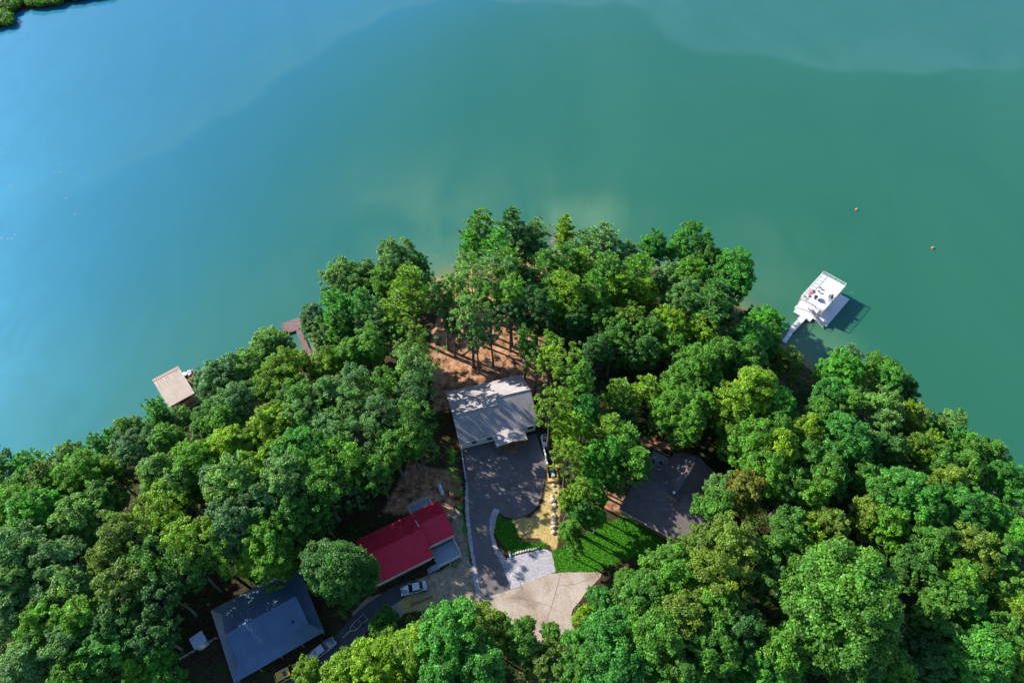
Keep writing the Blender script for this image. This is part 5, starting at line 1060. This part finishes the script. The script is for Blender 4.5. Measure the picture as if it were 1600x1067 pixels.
for k in range(4): s_.box(10.3-.0, 11.25, -1.5+.0, -.6, .18*k*0, .6) if k == 0 else s_.box(10.3-.3*k, 10.3-.3*(k-1), -1.5, -.6, 0, .6-.17*k)
s_.build('step', M['bluedeck'], h)

# --- house with the big grey metal roof
h = empty('metal_roofed_house', (-44.5, 23.2, 9.0), 31, 'square house under a broad blue-grey metal roof with lower skirt, bottom left', 'house')
w = MB(); w.box(2.2, 2.4, 2.4, 10.4, 0, 4.3); w.box(13.0, 13.2, 2.4, 10.4, 0, 4.3); w.box(2.4, 13.0, 2.4, 2.6, 0, 4.3); w.box(2.4, 13.0, 10.2, 10.4, 0, 4.3)
w.build('wall', mat('tan_siding', (.36,.30,.22), .8), h)
zt, ze, zr_ = 4.35, 2.9, 6.7
rf = MB(); e0 = [(0,0,ze),(15.3,0,ze),(15.3,13.2,ze),(0,13.2,ze)]; i0 = [(2.0,2.2,zt),(13.4,2.2,zt),(13.4,10.6,zt),(2.0,10.6,zt)]
for k in range(4): roof_plane(rf, e0[k], e0[(k+1)%4], i0[(k+1)%4], i0[k], .1, .42)
rf.build('skirt_roof', M['bluegrey'], h)
rf = MB(); roof_plane(rf, (1.8,2.0,zt+.12), (13.6,2.0,zt+.12), (13.6,6.4,zr_), (1.8,6.4,zr_), .1, .42); roof_plane(rf, (13.6,10.8,zt+.12), (1.8,10.8,zt+.12), (1.8,6.4,zr_), (13.6,6.4,zr_), .1, .42)
rf.build('roof', M['bluegrey'], h)
gw = MB(); 
for u in (2.05, 13.15): gw.add([(u,2.4,zt),(u,10.4,zt),(u,6.4,zr_-.2),(u+.2,2.4,zt),(u+.2,10.4,zt),(u+.2,6.4,zr_-.2)], [(0,1,2),(5,4,3),(0,3,4,1),(1,4,5,2),(2,5,3,0)])
gw.build('gable', mat('grey_gable', (.25,.26,.27), .7), h)
c = MB()
for (u, v) in [(.4,.4),(4,.4),(7.6,.4),(11.2,.4),(14.9,.4),(14.9,4.5),(14.9,8.7),(14.9,12.8),(.4,4.5),(.4,8.7),(.4,12.8)]: c.box(u-.08,u+.08,v-.08,v+.08,0,ze-.12)
c.build('porch_post', M['wood'], h)
vv = MB(); vv.box(11.4,11.75,3.1,3.4,5.0,5.35); vv.tube((11.58,3.25,5.35),(11.58,3.25,5.7),.09); vv.build('roof_vent', M['dark'], h)
for u in (4.5, 8, 11.2): window(h, u, 2.4, 1.0, 2.2, 1.0, frame='trim')
for v in (4.5, 8.4): window(h, v, 2.2, 1.0, 2.2, 1.0, 'v', frame='trim'); window(h, v, 13.2, 1.0, 2.2, 1.0, 'v', frame='trim', out=1)
h = empty('garden_shed', (-52.4, 29.9, 9.0), 38, 'small shed with a pale blue flat roof left of the metal roofed house', 'shed')
w = MB(); w.box(-.9,.9,-.8,.8,0,2.2); w.build('wall', M['greywood'], h); w = MB(); roof_plane(w, (-1.1,-1.0,2.25), (1.1,-1.0,2.25), (1.1,1.0,2.5), (-1.1,1.0,2.5), .08); w.build('roof', mat('pale_blue_roof', (.42,.5,.6), .5), h); door(h, 0, -.8, .05, .8, 1.9, 'white')
f = MB(); (ax, ay), (bx, by) = (-55.36,27.37), (-50.13,30.71); o = MB()
for dz in (.35, .75): o.tube((ax,ay,9+dz), (bx,by,9+dz), .045, n=5)
for k in range(7): t = k/6; o.box(ax+(bx-ax)*t-.06, ax+(bx-ax)*t+.06, ay+(by-ay)*t-.06, ay+(by-ay)*t+.06, 9, 9.95)
tag(o.build('rail_fence', M['greywood']), 'weathered two rail fence between the small shed and the metal roofed house', 'fence')

# --- dark shingled house
h = empty('dark_roofed_house', (20.0, 52.8, 9.0), -32, 'house with a dark brown T shaped shingle roof and brick chimney in the trees', 'house')
w = MB(); wall_shell(w, .5, 14.6, .6, 11.0, 2.9, 2.9, 6.9, 5.9); w.build('wall', mat('brown_siding', (.16,.10,.07), .8), h)
w = MB(); w.box(4.4, 12.0, 11.0, 15.8, 0, 2.9); w.add([(4.4,15.6,2.9),(12.0,15.6,2.9),(8.25,15.6,5.7),(4.4,15.8,2.9),(12.0,15.8,2.9),(8.25,15.8,5.7)], [(0,1,2),(5,4,3),(0,3,4,1),(1,4,5,2),(2,5,3,0)]); w.build('wall', mat('brown_siding_rear', (.16,.10,.07), .8), h)
rf = MB(); roof_plane(rf, (0,0,2.95), (15.2,0,2.95), (15.2,6.9,6.05), (0,6.9,6.05)); roof_plane(rf, (15.2,11.6,2.95), (0,11.6,2.95), (0,6.9,6.05), (15.2,6.9,6.05)); rf.build('roof', M['shingledk'], h)
rf = MB(); roof_plane(rf, (8.25,7.1,6.0), (8.25,16.3,6.0), (3.9,16.3,2.93), (3.9,11.5,2.93)); roof_plane(rf, (8.25,16.3,6.0), (8.25,7.1,6.0), (12.5,11.5,2.93), (12.5,16.3,2.93)); rf.build('rear_roof', M['shingledk'], h)
rc = MB(); rc.box(8.05,8.35,7.3,16.3,6.0,6.1); rc.build('ridge_vent', M['dark'], h)
g = MB(); g.tube((0,-.07,2.85),(15.2,-.07,2.85),.08,n=6); g.build('gutter', mat('rusty_gutter', (.55,.38,.30), .6), h)
cb = MB(); cb.box(6.6,8.6,5.5,6.5,4.9,7.0); co = cb.build('chimney', M['brick'], h); cb = MB(); cb.box(6.5,8.7,5.4,6.6,7.0,7.12); cb.build('chimney_crown', M['dark'], co); cb = MB(); cb.tube((7.5,6.0,7.12),(7.5,6.0,7.5),.16); cb.ball((7.5,6.0,7.6),.28,.28,.12); cb.build('chimney_cap', M['trim'], co)
d = MB()
for k in range(20): d.box(.2, 3.8, 11.7+k*.2, 11.7+k*.2+.18, 1.0, 1.08)
d.build('deck', M['greywood'], h); d = MB(); railing(d, [(.2,11.7),(.2,15.6),(3.8,15.6)], 1.08, 1.0, 1.2); d.build('deck_railing', mat('weathered_rail', (.34,.24,.16), .8), h)
for u in (2.5, 6, 9.5, 13): window(h, u, .6, 1.0, 2.2, 1.1, frame='trim')
for k, (u, v) in enumerate([(1.2,13.0),(2.6,13.6),(2.4,12.4)]):
    c = empty('deck_chair', (0,0,0), 0, ['dark deck chair nearest the deck steps of the dark roofed house', 'dark deck chair at the outer rail of the dark roofed house', 'dark deck chair against the wall of the dark roofed house'][k], 'chair', 'chairs on the deck of the dark roofed house')
    a = R_(-32); c.location = (20+u*math.cos(a)-v*math.sin(a), 52.8+u*math.sin(a)+v*math.cos(a), 10.09); c.rotation_euler = (0,0,R_(40*k))
    q = MB(); q.box(-.28,.28,-.28,.28,.38,.44); q.build('seat', M['dark'], c); q = MB(); q.box(-.28,.28,.24,.3,.44,.95); q.build('backrest', M['dark'], c)
    for sx in (-1, 1):
        for sy in (-1, 1): q = MB(); q.box(sx*.25-.02,sx*.25+.02,sy*.25-.02,sy*.25+.02,0,.38); q.build('leg', M['dark'], c)

# --- boathouse on the left shore
h = empty('boathouse', (-75.8, 80.4, 0.0), 38.6, 'boathouse with a tan ribbed metal roof on the left shore', 'boathouse')
w = MB(); w.box(-.1, 8.2, -.6, 9.2, .35, .6)
for u in (.2, 3, 5.4, 8): 
    for v in (0, 3, 6, 8.9): w.tube((u,v,-2.5),(u,v,.35),.14)
w.build('platform', M['wood'], h)
w = MB(); w.box(.4, 2.2, .5, .62, .6, 3.2); w.box(2.2, 4.6, .5, .62, .6, 2.0); w.box(4.6, 5.3, .5, .62, .6, 3.2); w.box(2.2, 4.6, .5, .62, 2.9, 3.2); w.box(.3,.42,.62,8.2,.6,3.2); w.box(5.2,5.32,.62,8.2,.6,3.3); w.box(.42,5.2,8.08,8.2,.6,3.6); w.build('wall', mat('board_wall', (.33,.25,.18), .8), h)
rf = MB(); roof_plane(rf, (-.1,-.1,3.55), (5.85,-.1,3.55), (5.85,8.7,4.3), (-.1,8.7,4.3), .08, .45); ro = rf.build('roof', M['tan'], h)
rs = MB()
for k in range(9):
    u = .5+k*.6+random.uniform(-.1,.1); L_ = random.uniform(1.2, 3.6); zt_ = 4.3-.045
    rs.add([(u-.12,8.5,4.305-.0),(u+.14,8.5,4.305),(u+.06,8.5-L_,4.305-L_*.0852+.001),(u-.02,8.5-L_,4.305-L_*.0852+.001)], [(0,1,2,3)])
rs.box(-.08, 5.83, 8.0, 8.68, 4.245, 4.312)
rs.build('rust_streak', M['rust'], ro)
cv = MB()   # crumpled white cover over stored gear
for k in range(16):
    cv.ball((6.5+random.uniform(-.4,.9), 8.1+random.uniform(-.6,.8), .85+random.uniform(0,.25)), random.uniform(.35,.65), random.uniform(.35,.65), random.uniform(.25,.45), 7, 5)
tag(cv.build('tarpaulin', M['whitedeck'], smooth=False), 'crumpled white tarpaulin heaped on the lake end of the boathouse deck', 'tarpaulin')
bpy.context.view_layer.update(); tp = bpy.data.objects['tarpaulin']; tp.location = h.location; tp.rotation_euler = h.rotation_euler
def place(o, h_, u, v, z, rz=0):
    a = h_.rotation_euler.z; o.location = (h_.location.x+u*math.cos(a)-v*math.sin(a), h_.location.y+u*math.sin(a)+v*math.cos(a), h_.location.z+z); o.rotation_euler = (0,0,a+R_(rz))
def lounge(lab, cat, cloth, group=None, frame='brownfab'):
    c = empty('lounge_chair', (0,0,0), 0, lab, cat, group)
    q = MB(); q.box(-.32,.32,-.9,.35,.3,.4); q.build('seat', M[cloth], c, bevel=.02)
    q = MB(); q.slab([(-.32,.35,.4),(.32,.35,.4),(.32,.9,.85),(-.32,.9,.85)], .08, (0,-.63,.77)); q.build('backrest', M[cloth], c)
    for sx in (-1, 1):
        for sy in (-.8, .3): q = MB(); q.box(sx*.3-.03,sx*.3+.03,sy-.03,sy+.03,0,.3); q.build('leg', M[frame], c)
    return c
ca = lounge('dark brown chair beside the white tarpaulin on the boathouse deck, nearer the roof', 'chair', 'brownfab', 'brown chairs on the boathouse deck'); place(ca, h, 6.5, 6.8, .61, 20)
cb_ = lounge('dark brown chair beside the white tarpaulin on the boathouse deck, nearer the edge', 'chair', 'brownfab', 'brown chairs on the boathouse deck'); place(cb_, h, 7.5, 7.1, .61, -25)

# --- old dock
h = empty('old_dock', (-57.2, 106.3, 0.0), 28, 'weathered purplish brown wooden dock with a narrow walkway to the left shore', 'dock')
d = MB()
for k in range(15): d.box(k*.33-.1, k*.33+.2, -3.6+random.uniform(-.12,.12), .1+random.uniform(-.12,.12), .42+random.uniform(-.02,.02), .5)
d.build('deck_board', M['oldwood'], h)
d = MB()
for u in (.1, 2.4, 4.6):
    for v in (-3.3, -.2): d.tube((u,v,-2.5),(u,v,.41),.12)
d.box(0,4.8,-3.4,-3.28,.25,.41); d.box(0,4.8,-.3,-.18,.25,.41); d.build('piling', M['oldwood'], h)
d = MB()
for k in range(30): d.box(2.6+k*.0+random.uniform(-.06,.06), 3.9+random.uniform(-.06,.06), -4.0-k*.28, -3.76-k*.28, .42, .49)
w_ = d.build('walkway', M['oldwood'], h)
d = MB(); d.tube((.0,.0,.5),(.0,.0,1.1),.07); d.tube((.0,-1.3,.5),(.0,-1.3,1.0),.07); d.build('mooring_post', M['greywood'], h)

# --- two storey party dock on the right
h = empty('boat_dock', (76.0, 107.5, 0.0), 46.5, 'white two storey boat dock with railed sun deck and outside stairs', 'dock')
d = MB(); d.box(-.2, 11.9, -2.5, 6.3, .3, .58); d.box(-1.6, -.2, 1.2, 5.8, .3, .58); d.build('lower_deck', mat('pale_lower_deck', (.55,.56,.60), .7, var=.08), h)
d = MB(); d.box(0, 11.5, -.1, 6.2, 3.75, 3.98); d.build('sun_deck', M['whitedeck'], h)
d = MB()
for u in (.15, 3.9, 7.6, 11.3):
    for v in (.1, 6.0): d.box(u-.09,u+.09,v-.09,v+.09,.58,3.75)
for u in (0, 4, 8, 11.6):
    for v in (-2.3, 6.1): d.tube((u,v,-3.5),(u,v,.3),.16)
d.build('post', M['trim'], h)
d = MB(); railing(d, [(.05,3.2),(.05,6.15),(11.45,6.15),(11.45,-.05),(.05,-.05),(.05,2.1)], 3.98, .95, 1.5, .14, .04); d.build('deck_railing', M['trim'], h)
d = MB(); n = 15
for k in range(n): t = k/n; d.box(-1.15, -.15, 3.1-t*4.8-.34, 3.1-t*4.8, 3.75-t*3.2-.12, 3.75-t*3.2-.06)
for x in (-1.2, -.12): d.slab([(x,3.3,3.75),(x+.06,3.3,3.75),(x+.06,-1.9,.6),(x,-1.9,.6)], .3)
for x in (-1.17, -.1): d.tube((x,3.2,4.7),(x,-1.9,1.5),.04,n=5); [d.tube((x,3.1-s*1.25,3.7-s*.8),(x,3.1-s*1.25,4.65-s*.8),.03,n=4) for s in range(5)]
d.build('stairs', mat('pale_stair', (.55,.50,.52), .7), h)
d = MB(); d.box(-1.3,-.05,2.0,3.3,3.75,3.9); d.build('stair_landing', M['whitedeck'], h)
d = MB(); d.box(4.0, 6.0, .6, 1.1, .58, 1.4); d.build('storage_bench', M['dark'], h)
d = MB(); d.tube((11.7,-2.2,.58),(11.7,-2.2,3.3),.05); d.build('mooring_pole', M['greywood'], h)
gw_ = empty('gangway', h.location, 46.5, 'white truss sided gangway with ramp linking the two storey dock to shore', 'gangway')
d = MB(); d.slab([(-7.7,2.35,.95),(-1.62,2.35,.62),(-1.62,3.75,.62),(-7.7,3.75,.95)], .12); d.build('deck', M['whitedeck'], gw_)
d = MB()
for v in (2.38, 3.72):
    d.tube((-7.7,v,1.95),(-1.62,v,1.62),.04,n=5)
    for k in range(7): u = -7.7+k*1.01; z = .95-.33*k/6; d.tube((u,v,z),(u,v,z+1),.03,n=4)
    for k in range(6): u = -7.7+k*1.01; z = .95-.33*k/6; d.tube((u,v,z+(k%2)),(u+1.01,v,z-.05+1-(k%2)),.03,n=4)
d.build('side_truss', M['trim'], gw_)
d = MB(); d.slab([(-12.2,2.0,1.0),(-7.7,2.5,.93),(-7.7,3.5,.93),(-12.2,3.0,1.0)], .1); d.build('ramp', mat('pale_ramp', (.5,.5,.56), .7), gw_)
# furniture on the sun deck
def chair(lab, u, v, rz, cloth, group='chairs on the sun deck'):
    c = empty('chair', (0,0,0), 0, lab, 'chair', group); q = MB(); q.box(-.25,.25,-.25,.25,.4,.46); q.build('seat', M[cloth], c); q = MB(); q.box(-.25,.25,.22,.28,.46,.95); q.build('backrest', M[cloth], c)
    for sx in (-1,1):
        for sy in (-1,1): q = MB(); q.box(sx*.22-.02,sx*.22+.02,sy*.22-.02,sy*.22+.02,0,.4); q.build('leg', M['dark'], c)
    place(c, h, u, v, 3.99, rz)
t = empty('table', (0,0,0), 0, 'round grey blue table on the white sun deck', 'table'); q = MB(); q.tube((0,0,.7),(0,0,.74),.5,n=20); q.build('tabletop', M['bluecloth'], t); q = MB(); q.tube((0,0,.05),(0,0,.7),.05); q.tube((0,0,0),(0,0,.05),.3,n=14); q.build('pedestal', M['dark'], t); place(t, h, 2.5, 3.4, 3.99)
t = empty('patio_umbrella', (0,0,0), 0, 'small faded red patio umbrella beside the round table on the sun deck', 'umbrella'); q = MB(); vs = [(0,0,2.3)]+[(0.85*math.cos(PI*i/4),0.85*math.sin(PI*i/4),1.85) for i in range(8)]
q.add(vs, [(0,1+i,1+(i+1)%8) for i in range(8)]); q.add([(0,0,2.26)]+[(v[0]*.99,v[1]*.99,v[2]-.05) for v in vs[1:]], [(0,1+(i+1)%8,1+i) for i in range(8)]); q.build('canopy', M['redcloth'], t); q = MB(); q.tube((0,0,0),(0,0,2.4),.03); q.tube((0,0,0),(0,0,.1),.28,n=14); q.build('pole', M['dark'], t); place(t, h, 2.2, 4.7, 3.99)
chair('blue grey chair at the near side of the round table on the sun deck', 2.4, 2.4, 180, 'bluecloth'); chair('dark chair by the railing corner next to the red umbrella', .9, 5.4, 90, 'redcloth'); chair('grey chair alone in the middle of the sun deck, farther of two', 6.3, 4.2, 30, 'bluecloth'); chair('grey chair alone in the middle of the sun deck, nearer of two', 4.9, 3.8, 10, 'bluecloth')
c = lounge('reclining chair with dark frame near the lower right edge of the sun deck', 'lounge chair', 'bluecloth', None, 'dark'); place(c, h, 4.6, .7, 3.99, -60)
g_ = empty('grill', (0,0,0), 0, 'dark barbecue grill at the lower right edge of the sun deck', 'grill'); q = MB(); q.box(-.4,.4,-.25,.25,.1,.85); q.build('body', M['brownfab'], g_, bevel=.03); q = MB(); q.ball((0,0,.9),.4,.26,.22); q.build('lid', M['dark'], g_, smooth=True); place(g_, h, 5.5, .6, 3.99, 20)
t = empty('float_mat', (0,0,0), 0, 'folded pinkish float mat by the left railing of the sun deck', 'float'); q = MB(); q.box(-.3,.3,-.7,.7,.0,.12); q.build('pad', mat('pink_foam', (.55,.42,.48), .8), t, bevel=.04); q = MB(); q.box(-.28,.28,-.7,-.4,.121,.24); q.build('headrest', mat('pink_foam_dark', (.5,.4,.46), .8), t); place(t, h, 3.2, 5.4, 3.99, 80)

# --- buoys
for k, (p, lab) in enumerate([((98.44,148.68), 'orange buoy floating farther out, upper of the two'), ((114.42,133.23), 'orange buoy floating nearer the right edge, lower of the two')]):
    b_ = empty('buoy', p + (0,), 0, lab, 'buoy', 'orange buoys on the lake'); q = MB(); q.ball((0,0,.1),.36,.36,.3,14,10); q.build('float', M['orange'], b_, smooth=True); q = MB(); q.tube((0,0,.45),(0,0,.62),.07); q.build('eyelet', M['trim'], b_)

fo = MB()
for (c, n) in (((-147.20,159.60), 9), ((-139.38,137.20), 6), ((-124.27,147.34), 5), ((-131.21,154.19), 4), ((-136.65,165.79), 3), ((-157.37,175.36), 3)):
    for k in range(n):
        x = c[0]+random.gauss(0, 1.3); y = c[1]+random.gauss(0, .9); q = random.uniform(.06, .22); fo.add([(x-q,y-q*.6,.012),(x+q,y-q*.5,.012),(x+q*.8,y+q*.5,.03),(x-q*.7,y+q*.6,.012)], [(0,1,2,3)])
tag(fo.build('foam', M['greywood']), 'small scattered flecks of white foam on the blue water at far left', 'foam', kind='stuff')

# ------------------------------------------------------------------ vehicles
def car(name, lab, cat, loc, rz, paint, L_=4.7, W_=1.8, Hb=.95, Ht=1.42, suv=False, roofm=None):
    c = empty(name, loc, rz, lab, cat)
    x0, x1 = -L_/2, L_/2
    prof = [(x0,.45),(x0+.04,.72),(x0+.12,Hb-.04),(x0+.5,Hb),(x1-1.3,Hb),(x1-.35,Hb-.14),(x1-.05,Hb-.3),(x1,.5),(x1-.03,.3),(x0+.03,.3)]
    secs = [(-W_/2,.0),(-W_/2+.08,0),(W_/2-.08,0),(W_/2,0)]
    b_ = MB(); n = len(prof); vs = []
    for s, (yy, _) in enumerate(secs):
        k = .955 if s in (0, 3) else 1
        for (x, z) in prof:
            ta = 1-.13*max(0, (abs(x)-L_*.36)/(L_*.14))      # rounded plan corners
            vs.append((x*(.99 if s in (0,3) else 1), yy*ta, z*k if z > .6 else z))
    fs = []
    for s in range(3):
        for i in range(n): j = (i+1) % n; fs.append((s*n+i, s*n+j, (s+1)*n+j, (s+1)*n+i))
    fs += [tuple(range(n-1,-1,-1)), tuple(range(3*n, 4*n))]
    b_.add(vs, fs); body = b_.build('body', M[paint], c, bevel=.07, bseg=3)
    body.data.polygons.foreach_set('use_smooth', [True]*len(body.data.polygons))
    f0, f1 = (x0+.15, x1-1.55) if suv else (x0+.75, x1-1.35)    # cabin footprint
    r0, r1 = (x0+.45, x1-2.15) if suv else (x0+1.35, x1-2.15)
    wb, wt = W_/2-.08, W_/2-.26; g_ = MB()
    g_.add([(f0,-wb,Hb-.03),(f1,-wb,Hb-.03),(f1,wb,Hb-.03),(f0,wb,Hb-.03),(r0,-wt,Ht),(r1,-wt,Ht),(r1,wt,Ht),(r0,wt,Ht)], [(4,5,6,7),(0,1,5,4),(1,2,6,5),(2,3,7,6),(3,0,4,7),(0,3,2,1)])
    g_.build('windows', M['glass'], c, bevel=.05)
    r_ = MB(); r_.box(r0-.03, r1+.03, -wt-.02, wt+.02, Ht-.01, Ht+.05)
    for sy in (-1, 1):                                       # pillars
        for (fa_, ra) in ((f0, r0), (f1, r1)): r_.tube((fa_, sy*(wb+.0), Hb), (ra, sy*(wt+.01), Ht), .045, n=5)
        m_ = (f0+f1)/2; r_.tube((m_, sy*(wb+.01), Hb), ((r0+r1)/2, sy*(wt+.02), Ht), .04, n=5)
    rp = r_.build('roof', M[roofm or paint], c, bevel=.03)
    if suv:
        k = MB(); k.box(r1-1.05, r1-.45, -.42, .42, Ht+.052, Ht+.07); k.build('sunroof', M['glass'], rp)
        k = MB(); 
        for sy in (-1, 1): k.tube((r0+.1, sy*wt, Ht+.12), (r1-.1, sy*wt, Ht+.12), .035, n=6); [k.tube((x, sy*wt, Ht+.04), (x, sy*wt, Ht+.12), .03, n=5) for x in (r0+.2, r1-.2)]
        k.build('roof_rail', M['steel'], c)
    for sx in (x0+.85, x1-.9):
        for sy in (-1, 1):
            w0 = MB(); yy = sy*(W_/2-.1); w0.tube((sx, yy-.1, .33), (sx, yy+.1, .33), .33, n=20); wh = w0.build('wheel', M['black'], c, bevel=.03)
            w1 = MB(); w1.tube((sx, yy+sy*.1, .33), (sx, yy+sy*.115, .33), .2, n=14); w1.build('rim', M['chrome'], wh)
    for sy in (-1, 1):
        k = MB(); k.box(x1-.2, x1-.02, sy*(W_/2-.42)-.2, sy*(W_/2-.42)+.2, .52, .68); k.build('headlight', M['lamp_lens'], c, bevel=.03)
        k = MB(); k.box(x0-.01, x0+.12, sy*(W_/2-.36)-.2, sy*(W_/2-.36)+.2, .6, .76); k.build('tail_light', M['tail_lens'], c, bevel=.03)
        k = MB(); k.ball((f1-.35, sy*(W_/2+.1), Hb+.08), .1, .1, .07, 8, 6); k.build('mirror', M[paint], c)
    k = MB(); k.box(x1-.02, x1+.03, -.62, .62, .36, .5); k.build('grille', M['grille'], c)
    k = MB(); k.box(x0-.03, x0+.01, -.25, .25, .45, .56); k.build('number_plate', M['white'], c)
    return c
cc = np.array((-17.32,38.91)); car('sedan', 'silver sedan parked in front of the red roofed cottage', 'car', (cc[0], cc[1], 9.0), 194, 'silver')
cc = np.array((-36.67,25.18)); car('parked_suv', 'bright yellow car with roof rails parked beside the metal roofed house', 'car', (cc[0], cc[1], 9.0), 29, 'yellow', 4.7, 1.9, 1.0, 1.62, True)
cc = np.array((-31.81,28.84)); car('sedan', 'pale blue grey sedan parked at the corner of the metal roofed house', 'car', (cc[0], cc[1], 9.0), 40, 'greycar')
# boat trailer
h = empty('boat_trailer', (-26.9, 32.6, 9.0), 46, 'empty forked steel boat trailer standing on the dirt below the red roofed house', 'trailer')
d = MB(); d.path([(-2.6,0,.45),(-1.2,0,.45)], [.06,.06], 6); 
for sy in (-1, 1): d.path([(-1.2,0,.45),(-.4,sy*.55,.45),(2.3,sy*.62,.45)], [.055,.055,.055], 6)
for x in (-.2, 1.0, 2.2): d.tube((x,-.6,.45),(x,.6,.45),.04,n=6)
d.build('frame', M['steel'], h)
for sy in (-1, 1): d = MB(); d.tube((1.0, sy*.75-.09, .3), (1.0, sy*.75+.09, .3), .3, n=16); d.build('wheel', M['black'], h, bevel=.02)
d = MB(); d.tube((-2.5,0,0),(-2.5,0,.5),.035); d.build('jack_stand', M['steel'], h)
# propane tank
h = empty('propane_tank', tuple((np.array((-14.19,58.69))+np.array((-13.32,56.68)))/2) + (9.0,), -68, 'long silver blue propane tank lying behind the red roofed cottage', 'tank')
d = MB(); d.tube((-.85,0,.75),(.85,0,.75),.42,n=20); d.ball((-.85,0,.75),.35,.42,.42,20,10); d.ball((.85,0,.75),.35,.42,.42,20,10); d.build('vessel', mat('tank_paint', (.48,.55,.62), .35, .2), h, smooth=False)
d = MB(); d.tube((0,0,1.14),(0,0,1.32),.16,n=12); d.build('valve_dome', M['steel'], h)
for x in (-.6, .6): d = MB(); d.box(x-.08,x+.08,-.3,.3,0,.36); d.build('foot', M['stone'], h)
# timber parking stop and the log beyond it
d = MB(); (ax, ay), (bx, by) = (-17.72,36.22), (-14.00,37.65); d.tube((ax,ay,9.15),(bx,by,9.15),.17,n=8); tag(d.build('log_barrier', M['bark']), 'dark timber log lying at the edge of the dirt parking near the silver sedan', 'log')
d = MB(); d.path([(-11.19,90.62)+(8.95,), (-9.38,92.23)+(8.9,), (-7.84,93.50)+(8.75,)], [.16,.13,.08], 7); tag(d.build('fallen_log', M['bark']), 'fallen grey log on the bare red ground behind the white house', 'log')
d = MB(); d.path([(-6.99,94.41)+(8.85,), (-3.62,93.32)+(9.0,), (-2.17,92.44)+(9.05,)], [.1,.09,.05], 7); tag(d.build('fallen_log', M['barkpale']), 'thin fallen log on the red slope right of the thicker one', 'log')
# culvert pipe end and rock lines
d = MB(); (ax, ay), (bx, by) = (-0.47,45.71), (-0.23,44.40); d.tube((ax,ay,9.14),(bx,by,9.14),.2,n=12); tag(d.build('culvert_pipe', M['trim']), 'short white culvert pipe poking from the grass island onto the gravel', 'pipe')
def boulder(i, x, y, z, r, lab, cat, grp, m='boulder'):
    q = MB(); q.ball((0,0,0), r*random.uniform(.9,1.3), r*random.uniform(.7,1), r*random.uniform(.55,.8), 9, 6); q.v = [tuple(np.array(v)*random.uniform(.85, 1.12)) for v in q.v]
    o = q.build('boulder', M[m]); o.location = (x, y, z+r*.25); o.rotation_euler = (0,0,random.uniform(0,3)); tag(o, lab, cat, grp)
ys_ = [752,759,767,775,783,791,799,807,815,823,831]
ordn = ['first', 'second', 'third', 'fourth', 'fifth', 'sixth', 'seventh', 'eighth', 'ninth', 'tenth', 'eleventh']
BL = [(8.29,59.80),(8.13,58.84),(8.02,57.76),(8.05,56.70),(7.88,55.64),(7.97,54.59),(7.87,53.55),(7.89,52.52),(7.73,51.50),(7.58,50.50),(7.42,49.50)]
for i, p in enumerate(BL): boulder(i, p[0]+random.uniform(-.3,.3), p[1]+random.uniform(-.2,.2), 9, random.uniform(.3,.62), f'sandy boulder in the straw slope row, {ordn[i]} below the lumber frame', 'boulder', 'boulders down the straw slope')
BW = [(0.23,45.24),(0.70,45.41),(1.17,45.59),(1.65,45.71),(2.12,45.83),(2.59,45.95),(3.06,46.07),(3.53,46.13),(4.01,46.19),(4.48,46.31),(4.96,46.50)]
for i, p in enumerate(BW): boulder(i, p[0], p[1], 9, random.uniform(.2,.3), f'edging stone between grass island and gravel, {ordn[i]} from the culvert pipe', 'stone', 'edging stones along the gravel', 'stone')

# ------------------------------------------------------------------ wooded bank across the water with bushes in view replacing its mirror image, top left
def far_bank():
    A = [(-900,120),(-244.12,216.96),(-202.90,241.51),(-192.52,249.77),(-188.61,250.71),(-191.77,262.80),(-184.57,262.80),(-175.67,267.83),(-165.66,271.94),(-155.97,276.13),(-132.69,293.13),(-150,520),(-900,700)]  # shoreline shaped after the mirrored green, brought into view
    xs = np.arange(-520,-100,5.); ys = np.arange(180,520,5.)
    def z(X, Y): d = sdist(X, Y, A); return np.where(d > 0, np.clip(d*.12, 0, 1.5)+np.clip((d-30)*.35, 0, 26), np.maximum(d*.4, -3))
    tag(link('far_bank', grid_mesh('far_bank', xs, ys, z, [M['ground']], lambda X, Y: {k: X*0 for k in ('grass','straw','clay','dirt','shore')})), kind='structure')
    Q = []; T = []
    X = np.concatenate([rng.uniform(-235,-130,1900), rng.uniform(-430,-170,6000)]); Y = np.concatenate([rng.uniform(228,300,1900), rng.uniform(180,440,6000)]); d = sdist(X, Y, A); k = (d > .8) & (d < 60) & (X < -130) & ((d > 42) | ((X > -236) & (d < 30))); X, Y, D = X[k][:1300], Y[k][:1300], d[k][:1300]; Z = z(X, Y)
    for x, y, z0, d_ in zip(X, Y, Z, D):
        n = 620; dd = unit(rng, n); r_ = rng.uniform(1.6, 2.8) if d_ < 30 else rng.uniform(3, 5); hh = 1.8 if d_ < 30 else rng.uniform(6, 8)
        Q.append(leaves(np.array([x,y,z0+hh*.8])+dd*np.array([r_,r_,hh*.75])*rng.uniform(.6,1.05,n)[:,None], dd+unit(rng,n)*.8, .34)); T.append(np.repeat(rng.uniform(.7,1.3)*rng.uniform(.7,1.3,n), 4))
    V = np.concatenate(Q); t = np.concatenate(T)
    o = link('mirror_bushes_far_woods', raw_mesh('mirror_bushes_far_woods', V, np.arange(len(V)).reshape(-1, 4), [M['leaf']], {'tint': t, 'warm': t*.2})); o.color = (.08,.22,.035,1)
    tag(o, 'green bushes added in place of a mirror image, with far bank woods, top left corner', 'woods', kind='stuff')
far_bank()
